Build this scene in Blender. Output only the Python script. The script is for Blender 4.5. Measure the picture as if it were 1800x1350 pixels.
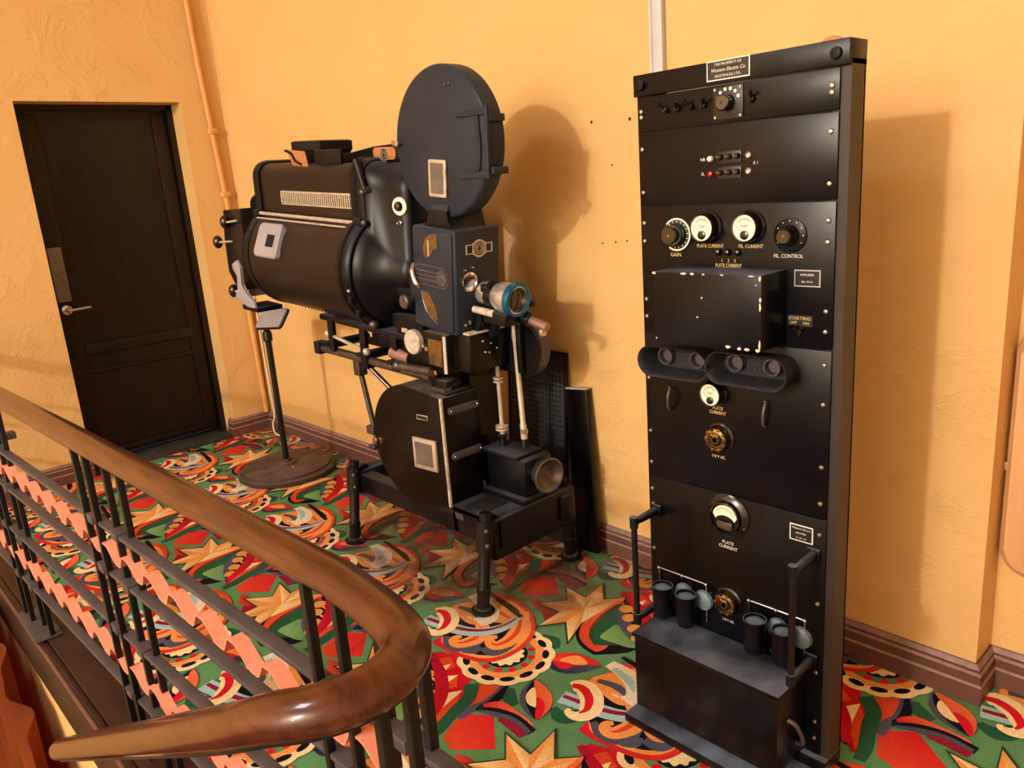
import bpy, bmesh, math, random
from mathutils import Vector, Matrix
from mathutils.geometry import tessellate_polygon

# ------------------------------------------------------------------ scene, camera, light
for o in list(bpy.data.objects):
    bpy.data.objects.remove(o, do_unlink=True)
SC = bpy.context.scene
COL = SC.collection
random.seed(7)

YAW, PITCH, ROLL, FPX = -0.829633, 0.255256, 0.0753503, 1379.887
fwd = Vector((math.sin(YAW)*math.cos(PITCH), math.cos(YAW)*math.cos(PITCH), -math.sin(PITCH)))
rgt = Vector((math.cos(YAW), -math.sin(YAW), 0))
dwn = fwd.cross(rgt)
r2 = math.cos(ROLL)*rgt + math.sin(ROLL)*dwn
d2 = -math.sin(ROLL)*rgt + math.cos(ROLL)*dwn
cam_d = bpy.data.cameras.new('camera')
cam = bpy.data.objects.new('camera', cam_d)
COL.objects.link(cam)
M = Matrix(((r2.x, -d2.x, -fwd.x), (r2.y, -d2.y, -fwd.y), (r2.z, -d2.z, -fwd.z))).to_4x4()
M.translation = Vector((0, 0, 1.6))
cam.matrix_world = M
cam_d.sensor_fit = 'HORIZONTAL'
cam_d.sensor_width = 36.0
cam_d.lens = FPX/1800*36
cam_d.clip_start = 0.02
SC.camera = cam

SC.view_settings.view_transform = 'Standard'
SC.view_settings.look = 'None'
SC.view_settings.gamma = 1.0
SC.view_settings.use_curve_mapping = False
SC.view_settings.exposure = 0.0

W = bpy.data.worlds.new('world')
SC.world = W
W.use_nodes = True
W.node_tree.nodes['Background'].inputs[0].default_value = (0.9, 0.95, 1.0, 1)
W.node_tree.nodes['Background'].inputs[1].default_value = 0.02

def light(name, kind, loc, energy, color, size=.1, rot=(0, 0, 0), sizey=None):
    d = bpy.data.lights.new(name, kind)
    d.energy = energy
    d.color = color
    if kind == 'AREA':
        d.size = size
        if sizey:
            d.shape = 'RECTANGLE'; d.size_y = sizey
    else:
        d.shadow_soft_size = size
    o = bpy.data.objects.new(name, d)
    o.location = loc
    o.rotation_euler = rot
    COL.objects.link(o)
    return o
WARM = (1.0, .955, .89)
# far lobby lamps opposite the landing, plus an added soft fill light, with no fitting, over the stairwell
light('lobby_lamp_light', 'POINT', (-.80, -7.6, 4.45), 1330, WARM, .13)
light('lobby_lamp_light', 'POINT', (-1.45, -7.4, 4.1), 250, WARM, .13)
light('lobby_lamp_light', 'POINT', (-.95, -7.6, 2.75), 250, WARM, .13)
light('fill_area_light', 'AREA', (-2.2, -1.3, 3.6), 64, (.97, .98, 1.0), .9, (math.radians(-12), 0, 0), .9)

# ------------------------------------------------------------------ materials
def srgb(c):
    return tuple(((x/255)/12.92 if x/255 <= .04045 else ((x/255+.055)/1.055)**2.4) for x in c)
MATS = {}
def mat(name, c, rough=.6, metal=0., c2=None, scale=20, amt=.5, bump=0., bscale=120, spec=.5, coat=0., detail=5, bdist=.01):
    if name in MATS:
        return MATS[name]
    m = bpy.data.materials.new(name)
    m.use_nodes = True
    nt = m.node_tree
    b = nt.nodes['Principled BSDF']
    b.inputs['Roughness'].default_value = rough
    b.inputs['Metallic'].default_value = metal
    b.inputs['Specular IOR Level'].default_value = spec
    b.inputs['Coat Weight'].default_value = coat
    c = srgb(c)
    b.inputs['Base Color'].default_value = (*c, 1)
    tc = nt.nodes.new('ShaderNodeTexCoord')
    if c2 is not None:
        n = nt.nodes.new('ShaderNodeTexNoise')
        n.inputs['Scale'].default_value = scale
        n.inputs['Detail'].default_value = detail
        r = nt.nodes.new('ShaderNodeValToRGB')
        r.color_ramp.elements[0].position = .5-.25*amt
        r.color_ramp.elements[1].position = .5+.25*amt
        r.color_ramp.elements[0].color = (*c, 1)
        r.color_ramp.elements[1].color = (*srgb(c2), 1)
        nt.links.new(tc.outputs['Object'], n.inputs['Vector'])
        nt.links.new(n.outputs['Fac'], r.inputs['Fac'])
        nt.links.new(r.outputs['Color'], b.inputs['Base Color'])
    if bump:
        n2 = nt.nodes.new('ShaderNodeTexNoise')
        n2.inputs['Scale'].default_value = bscale
        n2.inputs['Detail'].default_value = 4
        bp = nt.nodes.new('ShaderNodeBump')
        bp.inputs['Strength'].default_value = bump
        bp.inputs['Distance'].default_value = bdist
        nt.links.new(tc.outputs['Object'], n2.inputs['Vector'])
        nt.links.new(n2.outputs['Fac'], bp.inputs['Height'])
        nt.links.new(bp.outputs['Normal'], b.inputs['Normal'])
    MATS[name] = m
    return m

def dusty(name, c, dust, rough=.5, metal=0., power=3., amount=.7, scale=9, spec=.22, coat=0.):
    """paint with settled dust on upward faces (dust lies where the surface faces up)"""
    m = mat(name, c, rough, metal, spec=spec, coat=coat)
    nt = m.node_tree
    b = nt.nodes['Principled BSDF']
    g = nt.nodes.new('ShaderNodeNewGeometry')
    sx = nt.nodes.new('ShaderNodeSeparateXYZ')
    nt.links.new(g.outputs['Normal'], sx.inputs[0])
    cl = nt.nodes.new('ShaderNodeMath'); cl.operation = 'MAXIMUM'; cl.inputs[1].default_value = 0
    nt.links.new(sx.outputs['Z'], cl.inputs[0])
    pw = nt.nodes.new('ShaderNodeMath'); pw.operation = 'POWER'; pw.inputs[1].default_value = power
    nt.links.new(cl.outputs[0], pw.inputs[0])
    tc = nt.nodes.new('ShaderNodeTexCoord')
    n = nt.nodes.new('ShaderNodeTexNoise'); n.inputs['Scale'].default_value = scale; n.inputs['Detail'].default_value = 6
    nt.links.new(tc.outputs['Object'], n.inputs['Vector'])
    r = nt.nodes.new('ShaderNodeMapRange')
    r.inputs['From Min'].default_value = .35; r.inputs['From Max'].default_value = .65
    r.inputs['To Min'].default_value = .25; r.inputs['To Max'].default_value = 1
    nt.links.new(n.outputs['Fac'], r.inputs['Value'])
    mu = nt.nodes.new('ShaderNodeMath'); mu.operation = 'MULTIPLY'
    nt.links.new(pw.outputs[0], mu.inputs[0]); nt.links.new(r.outputs[0], mu.inputs[1])
    m2 = nt.nodes.new('ShaderNodeMath'); m2.operation = 'MULTIPLY'; m2.inputs[1].default_value = amount
    nt.links.new(mu.outputs[0], m2.inputs[0])
    # faint smudges everywhere
    n3 = nt.nodes.new('ShaderNodeTexNoise'); n3.inputs['Scale'].default_value = scale*.55; n3.inputs['Detail'].default_value = 3
    nt.links.new(tc.outputs['Object'], n3.inputs['Vector'])
    r3 = nt.nodes.new('ShaderNodeMapRange'); r3.inputs['From Min'].default_value = .5; r3.inputs['From Max'].default_value = .8
    r3.inputs['To Min'].default_value = 0; r3.inputs['To Max'].default_value = .06
    nt.links.new(n3.outputs['Fac'], r3.inputs['Value'])
    ad = nt.nodes.new('ShaderNodeMath'); ad.operation = 'ADD'
    nt.links.new(m2.outputs[0], ad.inputs[0]); nt.links.new(r3.outputs[0], ad.inputs[1])
    mx = nt.nodes.new('ShaderNodeMix'); mx.data_type = 'RGBA'
    mx.inputs['A'].default_value = (*srgb(c), 1); mx.inputs['B'].default_value = (*srgb(dust), 1)
    nt.links.new(ad.outputs[0], mx.inputs['Factor'])
    nt.links.new(mx.outputs['Result'], b.inputs['Base Color'])
    rr = nt.nodes.new('ShaderNodeMapRange'); rr.inputs['To Min'].default_value = rough; rr.inputs['To Max'].default_value = .95
    nt.links.new(ad.outputs[0], rr.inputs['Value']); nt.links.new(rr.outputs[0], b.inputs['Roughness'])
    return m

# ------------------------------------------------------------------ mesh helpers
WL = {}
def obj(name, bm, m, parent=None, smooth=40, label=None, loc=None):
    """link one bmesh as one object; vertices are given in world coordinates"""
    bmesh.ops.recalc_face_normals(bm, faces=bm.faces)
    me = bpy.data.meshes.new(name)
    vs = [v.co for v in bm.verts]
    if loc is None:
        lo = Vector((min(v.x for v in vs), min(v.y for v in vs), min(v.z for v in vs)))
        hi = Vector((max(v.x for v in vs), max(v.y for v in vs), max(v.z for v in vs)))
        loc = (lo+hi)/2
    loc = Vector(loc)
    for v in bm.verts:
        v.co -= loc
    bm.to_mesh(me); bm.free()
    if smooth:
        for p in me.polygons: p.use_smooth = True
        me.set_sharp_from_angle(angle=math.radians(smooth))
    ms = m if isinstance(m, (list, tuple)) else [m]
    for q in ms:
        me.materials.append(MATS[q] if isinstance(q, str) else q)
    o = bpy.data.objects.new(name, me)
    COL.objects.link(o)
    place(o, loc, parent)
    if label: o['label'] = label
    return o
def place(o, loc, parent=None):
    loc = Vector(loc)
    if parent is not None:
        o.parent = parent
        o.location = loc - WL[parent]
    else:
        o.location = loc
    WL[o] = loc
def copy_at(src, loc, parent=None, rot=None):
    o = src.copy(); COL.objects.link(o)
    o.parent = None
    place(o, loc, parent)
    if rot is not None: o.rotation_euler = rot
    return o
def thing(name, label, cat, loc, group=None):
    o = bpy.data.objects.new(name, None)
    COL.objects.link(o); o.empty_display_size = .05
    place(o, loc)
    o['label'] = label; o['category'] = cat
    if group: o['group'] = group
    return o
def tag(o, label, cat, group=None):
    o['label'] = label; o['category'] = cat
    if group: o['group'] = group
    return o
def struct(o, label=None):
    o['kind'] = 'structure'
    if label: o['label'] = label
    return o
def NB(): return bmesh.new()
def bx(bm, x0, x1, y0, y1, z0, z1, bevel=0, mtx=None, seg=2):
    r = bmesh.ops.create_cube(bm, size=1)
    vs = r['verts']
    for v in vs:
        v.co = Vector(((x0+x1)/2+v.co.x*(x1-x0), (y0+y1)/2+v.co.y*(y1-y0), (z0+z1)/2+v.co.z*(z1-z0)))
    if bevel:
        es = list({e for v in vs for e in v.link_edges})
        rb = bmesh.ops.bevel(bm, geom=es, offset=bevel, segments=seg, affect='EDGES', profile=.5)
        vs = list({v for f in rb['faces'] for v in f.verts} | {v for v in vs if v.is_valid})
    if mtx is not None:
        bmesh.ops.transform(bm, matrix=mtx, verts=[v for v in vs if v.is_valid])
    return bm
def frame_of(d):
    d = Vector(d).normalized()
    u = Vector((0, 0, 1)) if abs(d.z) < .9 else Vector((1, 0, 0))
    a = d.cross(u).normalized(); b = d.cross(a).normalized()
    return a, b, d
def lathe(bm, origin, axis, prof, n=24, cap=True):
    """prof: (radius, height along axis)"""
    a, b, d = frame_of(axis); o = Vector(origin)
    rings = []
    for r, h in prof:
        rings.append([bm.verts.new(o+d*h+(a*math.cos(2*math.pi*k/n)+b*math.sin(2*math.pi*k/n))*max(r, 1e-5)) for k in range(n)])
    for i in range(len(rings)-1):
        for k in range(n):
            bm.faces.new((rings[i][k], rings[i][(k+1) % n], rings[i+1][(k+1) % n], rings[i+1][k]))
    if cap:
        bm.faces.new(rings[0]); bm.faces.new(rings[-1])
    return bm
def cyl(bm, p0, p1, r0, r1=None, n=16):
    p0 = Vector(p0); p1 = Vector(p1)
    return lathe(bm, p0, p1-p0, [(r0, 0), (r0 if r1 is None else r1, (p1-p0).length)], n)
def ball(bm, c, r, n=12, sc=(1, 1, 1)):
    bmesh.ops.create_uvsphere(bm, u_segments=n, v_segments=n//2+1, radius=r,
                              matrix=Matrix.Translation(c) @ Matrix.Diagonal((*sc, 1)))
    return bm
def tube(bm, pts, r, n=10, closed=False, rs=None, flat=1.0):
    pts = [Vector(p) for p in pts]; N = len(pts); rings = []
    prev = None
    for i, p in enumerate(pts):
        t = (pts[min(i+1, N-1)]-pts[max(i-1, 0)]).normalized()
        if prev is None:
            a, b, _ = frame_of(t)
        else:
            a = (prev - t*prev.dot(t)).normalized(); b = t.cross(a)
        prev = a
        rr = rs[i] if rs else r
        rings.append([bm.verts.new(p+(a*math.cos(2*math.pi*k/n)*flat+b*math.sin(2*math.pi*k/n))*rr) for k in range(n)])
    for i in range(N-1):
        for k in range(n):
            bm.faces.new((rings[i][k], rings[i][(k+1) % n], rings[i+1][(k+1) % n], rings[i+1][k]))
    bm.faces.new(rings[0]); bm.faces.new(rings[-1])
    return bm
def prism(bm, pts, a, b, mp, bevel=0):
    """outline pts (u,v) extruded from depth a to b; mp(u,v,w)->world"""
    v0 = [bm.verts.new(mp(u, v, a)) for u, v in pts]
    v1 = [bm.verts.new(mp(u, v, b)) for u, v in pts]
    n = len(pts)
    f0 = bm.faces.new(v0); f1 = bm.faces.new(v1)
    for i in range(n):
        bm.faces.new((v0[i], v0[(i+1) % n], v1[(i+1) % n], v1[i]))
    if bevel:
        es = list(f0.edges)+list(f1.edges)
        bmesh.ops.bevel(bm, geom=es, offset=bevel, segments=2, affect='EDGES', profile=.5)
    return bm
def loft(bm, rings, cap=True):
    R = [[bm.verts.new(p) for p in r] for r in rings]
    n = len(R[0])
    for i in range(len(R)-1):
        for k in range(n):
            bm.faces.new((R[i][k], R[i][(k+1) % n], R[i+1][(k+1) % n], R[i+1][k]))
    if cap:
        bm.faces.new(R[0]); bm.faces.new(R[-1])
    return bm
def rrect(x0, x1, y0, y1, r, n=5):
    out = []
    for cx, cy, a0 in ((x1-r, y1-r, 0), (x0+r, y1-r, 90), (x0+r, y0+r, 180), (x1-r, y0+r, 270)):
        for k in range(n+1):
            t = math.radians(a0+90*k/n)
            out.append((cx+r*math.cos(t), cy+r*math.sin(t)))
    return out
def catmull(pts, n=6):
    pts = [Vector(p) for p in pts]; out = []
    for i in range(len(pts)-1):
        p0 = pts[max(i-1, 0)]; p1 = pts[i]; p2 = pts[i+1]; p3 = pts[min(i+2, len(pts)-1)]
        for k in range(n):
            t = k/n
            out.append(.5*((2*p1)+(p2-p0)*t+(2*p0-5*p1+4*p2-p3)*t*t+(-p0+3*p1-3*p2+p3)*t**3))
    out.append(pts[-1])
    return out
XZ = lambda Y: (lambda u, v, w: Vector((u, Y+w, v)))
def text(body, x, z, y, size, m, parent, name='lettering', stretch=1.0, align='CENTER', mapf=None, italic=0.):
    cu = bpy.data.curves.new('t', 'FONT')
    cu.body = body; cu.size = size; cu.align_x = align; cu.align_y = 'CENTER'; cu.extrude = .0004; cu.shear = italic
    cu.resolution_u = 2; cu.space_line = 1.0
    t = bpy.data.objects.new('t', cu); COL.objects.link(t)
    dg = bpy.context.evaluated_depsgraph_get()
    me = bpy.data.meshes.new_from_object(t.evaluated_get(dg))
    bpy.data.objects.remove(t); bpy.data.curves.remove(cu)
    bm = NB(); bm.from_mesh(me); bpy.data.meshes.remove(me)
    for v in bm.verts:
        if mapf: v.co = mapf(v.co)
        else: v.co = Vector((x+v.co.x*stretch, y-v.co.z, z+v.co.y))
    return obj(name, bm, m, parent, smooth=0)

# ------------------------------------------------------------------ material library
def plaster(name, c, c2):
    m = mat(name, c, .62, 0, c2, 2.2, 1.2, 0, spec=.35)
    nt = m.node_tree; b = nt.nodes['Principled BSDF']
    tc = nt.nodes.new('ShaderNodeTexCoord')
    w = nt.nodes.new('ShaderNodeTexNoise'); w.inputs['Scale'].default_value = 3.5; w.inputs['Detail'].default_value = 4
    w.inputs['Distortion'].default_value = 1.2
    n = nt.nodes.new('ShaderNodeTexNoise'); n.inputs['Scale'].default_value = 34; n.inputs['Detail'].default_value = 3
    n.inputs['Distortion'].default_value = 2.5
    nt.links.new(tc.outputs['Object'], w.inputs['Vector']); nt.links.new(tc.outputs['Object'], n.inputs['Vector'])
    # trowel marks only in patches
    mr = nt.nodes.new('ShaderNodeMapRange'); mr.inputs['From Min'].default_value = .5; mr.inputs['From Max'].default_value = .68
    nt.links.new(w.outputs['Fac'], mr.inputs['Value'])
    mu = nt.nodes.new('ShaderNodeMath'); mu.operation = 'MULTIPLY'
    nt.links.new(mr.outputs[0], mu.inputs[0]); nt.links.new(n.outputs['Fac'], mu.inputs[1])
    f = nt.nodes.new('ShaderNodeTexNoise'); f.inputs['Scale'].default_value = 160; f.inputs['Detail'].default_value = 2
    nt.links.new(tc.outputs['Object'], f.inputs['Vector'])
    ma = nt.nodes.new('ShaderNodeMath'); ma.operation = 'MULTIPLY_ADD'; ma.inputs[1].default_value = .12
    nt.links.new(f.outputs['Fac'], ma.inputs[0]); nt.links.new(mu.outputs[0], ma.inputs[2])
    bp = nt.nodes.new('ShaderNodeBump'); bp.inputs['Strength'].default_value = .55; bp.inputs['Distance'].default_value = .012
    nt.links.new(ma.outputs[0], bp.inputs['Height']); nt.links.new(bp.outputs['Normal'], b.inputs['Normal'])
    return m
plaster('wall_plaster', (222, 184, 124), (216, 174, 110))
plaster('lobby_plaster', (226, 214, 192), (218, 204, 180))
mat('ceiling_paint', (226, 205, 170), .8, 0, (216, 192, 152), 2, 1)
mat('skirting_paint', (104, 70, 62), .45, 0, (84, 54, 48), 14, 1.2, .12, 60)
mat('skirting_highlight', (158, 126, 120), .5, 0, (112, 80, 74), 40, 1.2)  # paler brown for the painted highlight lines on the mouldings
def wood(name, c, c2, rough=.3, scale=6, axis='X', coat=0., sy=9.):
    m = mat(name, c, rough, coat=coat)
    nt = m.node_tree; b = nt.nodes['Principled BSDF']; b.inputs['Specular IOR Level'].default_value = .3
    tc = nt.nodes.new('ShaderNodeTexCoord'); mp = nt.nodes.new('ShaderNodeMapping')
    s = [sy, sy, sy]; s['XYZ'.index(axis)] = 1.0
    mp.inputs['Scale'].default_value = s
    n = nt.nodes.new('ShaderNodeTexNoise'); n.inputs['Scale'].default_value = scale; n.inputs['Detail'].default_value = 7
    n.inputs['Distortion'].default_value = .8
    r = nt.nodes.new('ShaderNodeValToRGB')
    r.color_ramp.elements[0].position = .36; r.color_ramp.elements[1].position = .66
    r.color_ramp.elements[0].color = (*srgb(c), 1); r.color_ramp.elements[1].color = (*srgb(c2), 1)
    nt.links.new(tc.outputs['Object'], mp.inputs['Vector']); nt.links.new(mp.outputs[0], n.inputs['Vector'])
    nt.links.new(n.outputs['Fac'], r.inputs['Fac']); nt.links.new(r.outputs['Color'], b.inputs['Base Color'])
    return m
wood('door_wood', (14, 8, 5), (28, 16, 8), .45, 3, 'Z')
wood('rail_wood', (56, 26, 14), (88, 44, 22), .3, 5, 'X', .45, 12.)
wood('curb_wood', (36, 21, 16), (48, 29, 21), .5, 4, 'X')
mat('threshold_stone', (34, 40, 34), .6, 0, (64, 66, 60), 8, 1)
mat('brushed_steel', (128, 126, 128), .4, .35, (104, 102, 106), 30, 1)
mat('chrome', (215, 215, 220), .14, 1.)
mat('iron_black', (12, 12, 15), .42, .0, (20, 19, 22), 40, 1, .1, 200, spec=.3)
mat('iron_grey', (86, 80, 86), .5, .3, (66, 62, 70), 18, 1, .08, 90)
mat('ribbon_paint', (238, 152, 128), .42, 0, (228, 138, 114), 26, 1)
mat('conduit_paint', (196, 198, 206), .45, .0, (184, 186, 196), 10, 1)
mat('pipe_paint', (206, 142, 74), .5, 0, (220, 166, 96), 7, 1)
mat('cable_white', (226, 214, 196), .5)
mat('tan_panel', (222, 174, 126), .5, 0, (214, 164, 114), 4, 1)
mat('tan_edge', (184, 136, 90), .5)
mat('drape_orange', (164, 76, 14), .8, 0, (110, 44, 8), 3, 1)
mat('stair_carpet', (46, 30, 30), .9, 0, (90, 30, 30), 12, 1, .3, 200)
mat('screw_hole', (60, 34, 22), .8)
mat('red_paper', (214, 40, 40), .6)

# ------------------------------------------------------------------ room shell
WX, WY, PY, RY, PX0, PX1 = -5.2, 2.385, 2.312, 2.44, -1.702, -.6
out = [(-5.75, WY), (PX0, WY), (PX0, PY), (PX1, PY), (PX1, RY), (1.7, RY), (1.7, 2.75), (-5.75, 2.75)]
wall_back = struct(obj('wall_back', prism(NB(), out, -.12, 4.8, lambda u, v, w: Vector((u, v, w)), 0), 'wall_plaster'),
       'ochre plaster back wall with a shallow pilaster')
# left wall with door recess
DY0, DY1, DZ = 1.19, 2.115, 2.215
bm = NB()
bx(bm, WX-.5, WX, -9, DY0, -2.6, 4.8)
bx(bm, WX-.5, WX, DY1, WY+.02, -.12, 4.8)
bx(bm, WX-.5, WX, DY0, DY1, DZ, 4.8)
struct(obj('wall_left', bm, 'wall_plaster', smooth=0), 'ochre plaster wall holding the dark door')
struct(obj('wall_right', bx(NB(), 1.6, 1.75, -9, 2.5, -2.6, 4.8), 'lobby_plaster'))
struct(obj('wall_front', bx(NB(), -5.3, 1.75, -9.15, -9, -2.6, 4.8), 'lobby_plaster'))
struct(obj('ceiling', bx(NB(), -5.75, 1.75, -9.15, 2.75, 4.8, 4.9), 'ceiling_paint'))

# floor slab (two pieces round the stairwell) and woven carpet
bm = NB()
bx(bm, -5.2, 1.7, .455, 2.5, -.14, -.004)
bx(bm, -.72, 1.7, -2.0, .455, -.14, -.004)
floor = struct(obj('floor', bm, 'curb_wood', smooth=0), 'landing floor under the patterned carpet')

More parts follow.
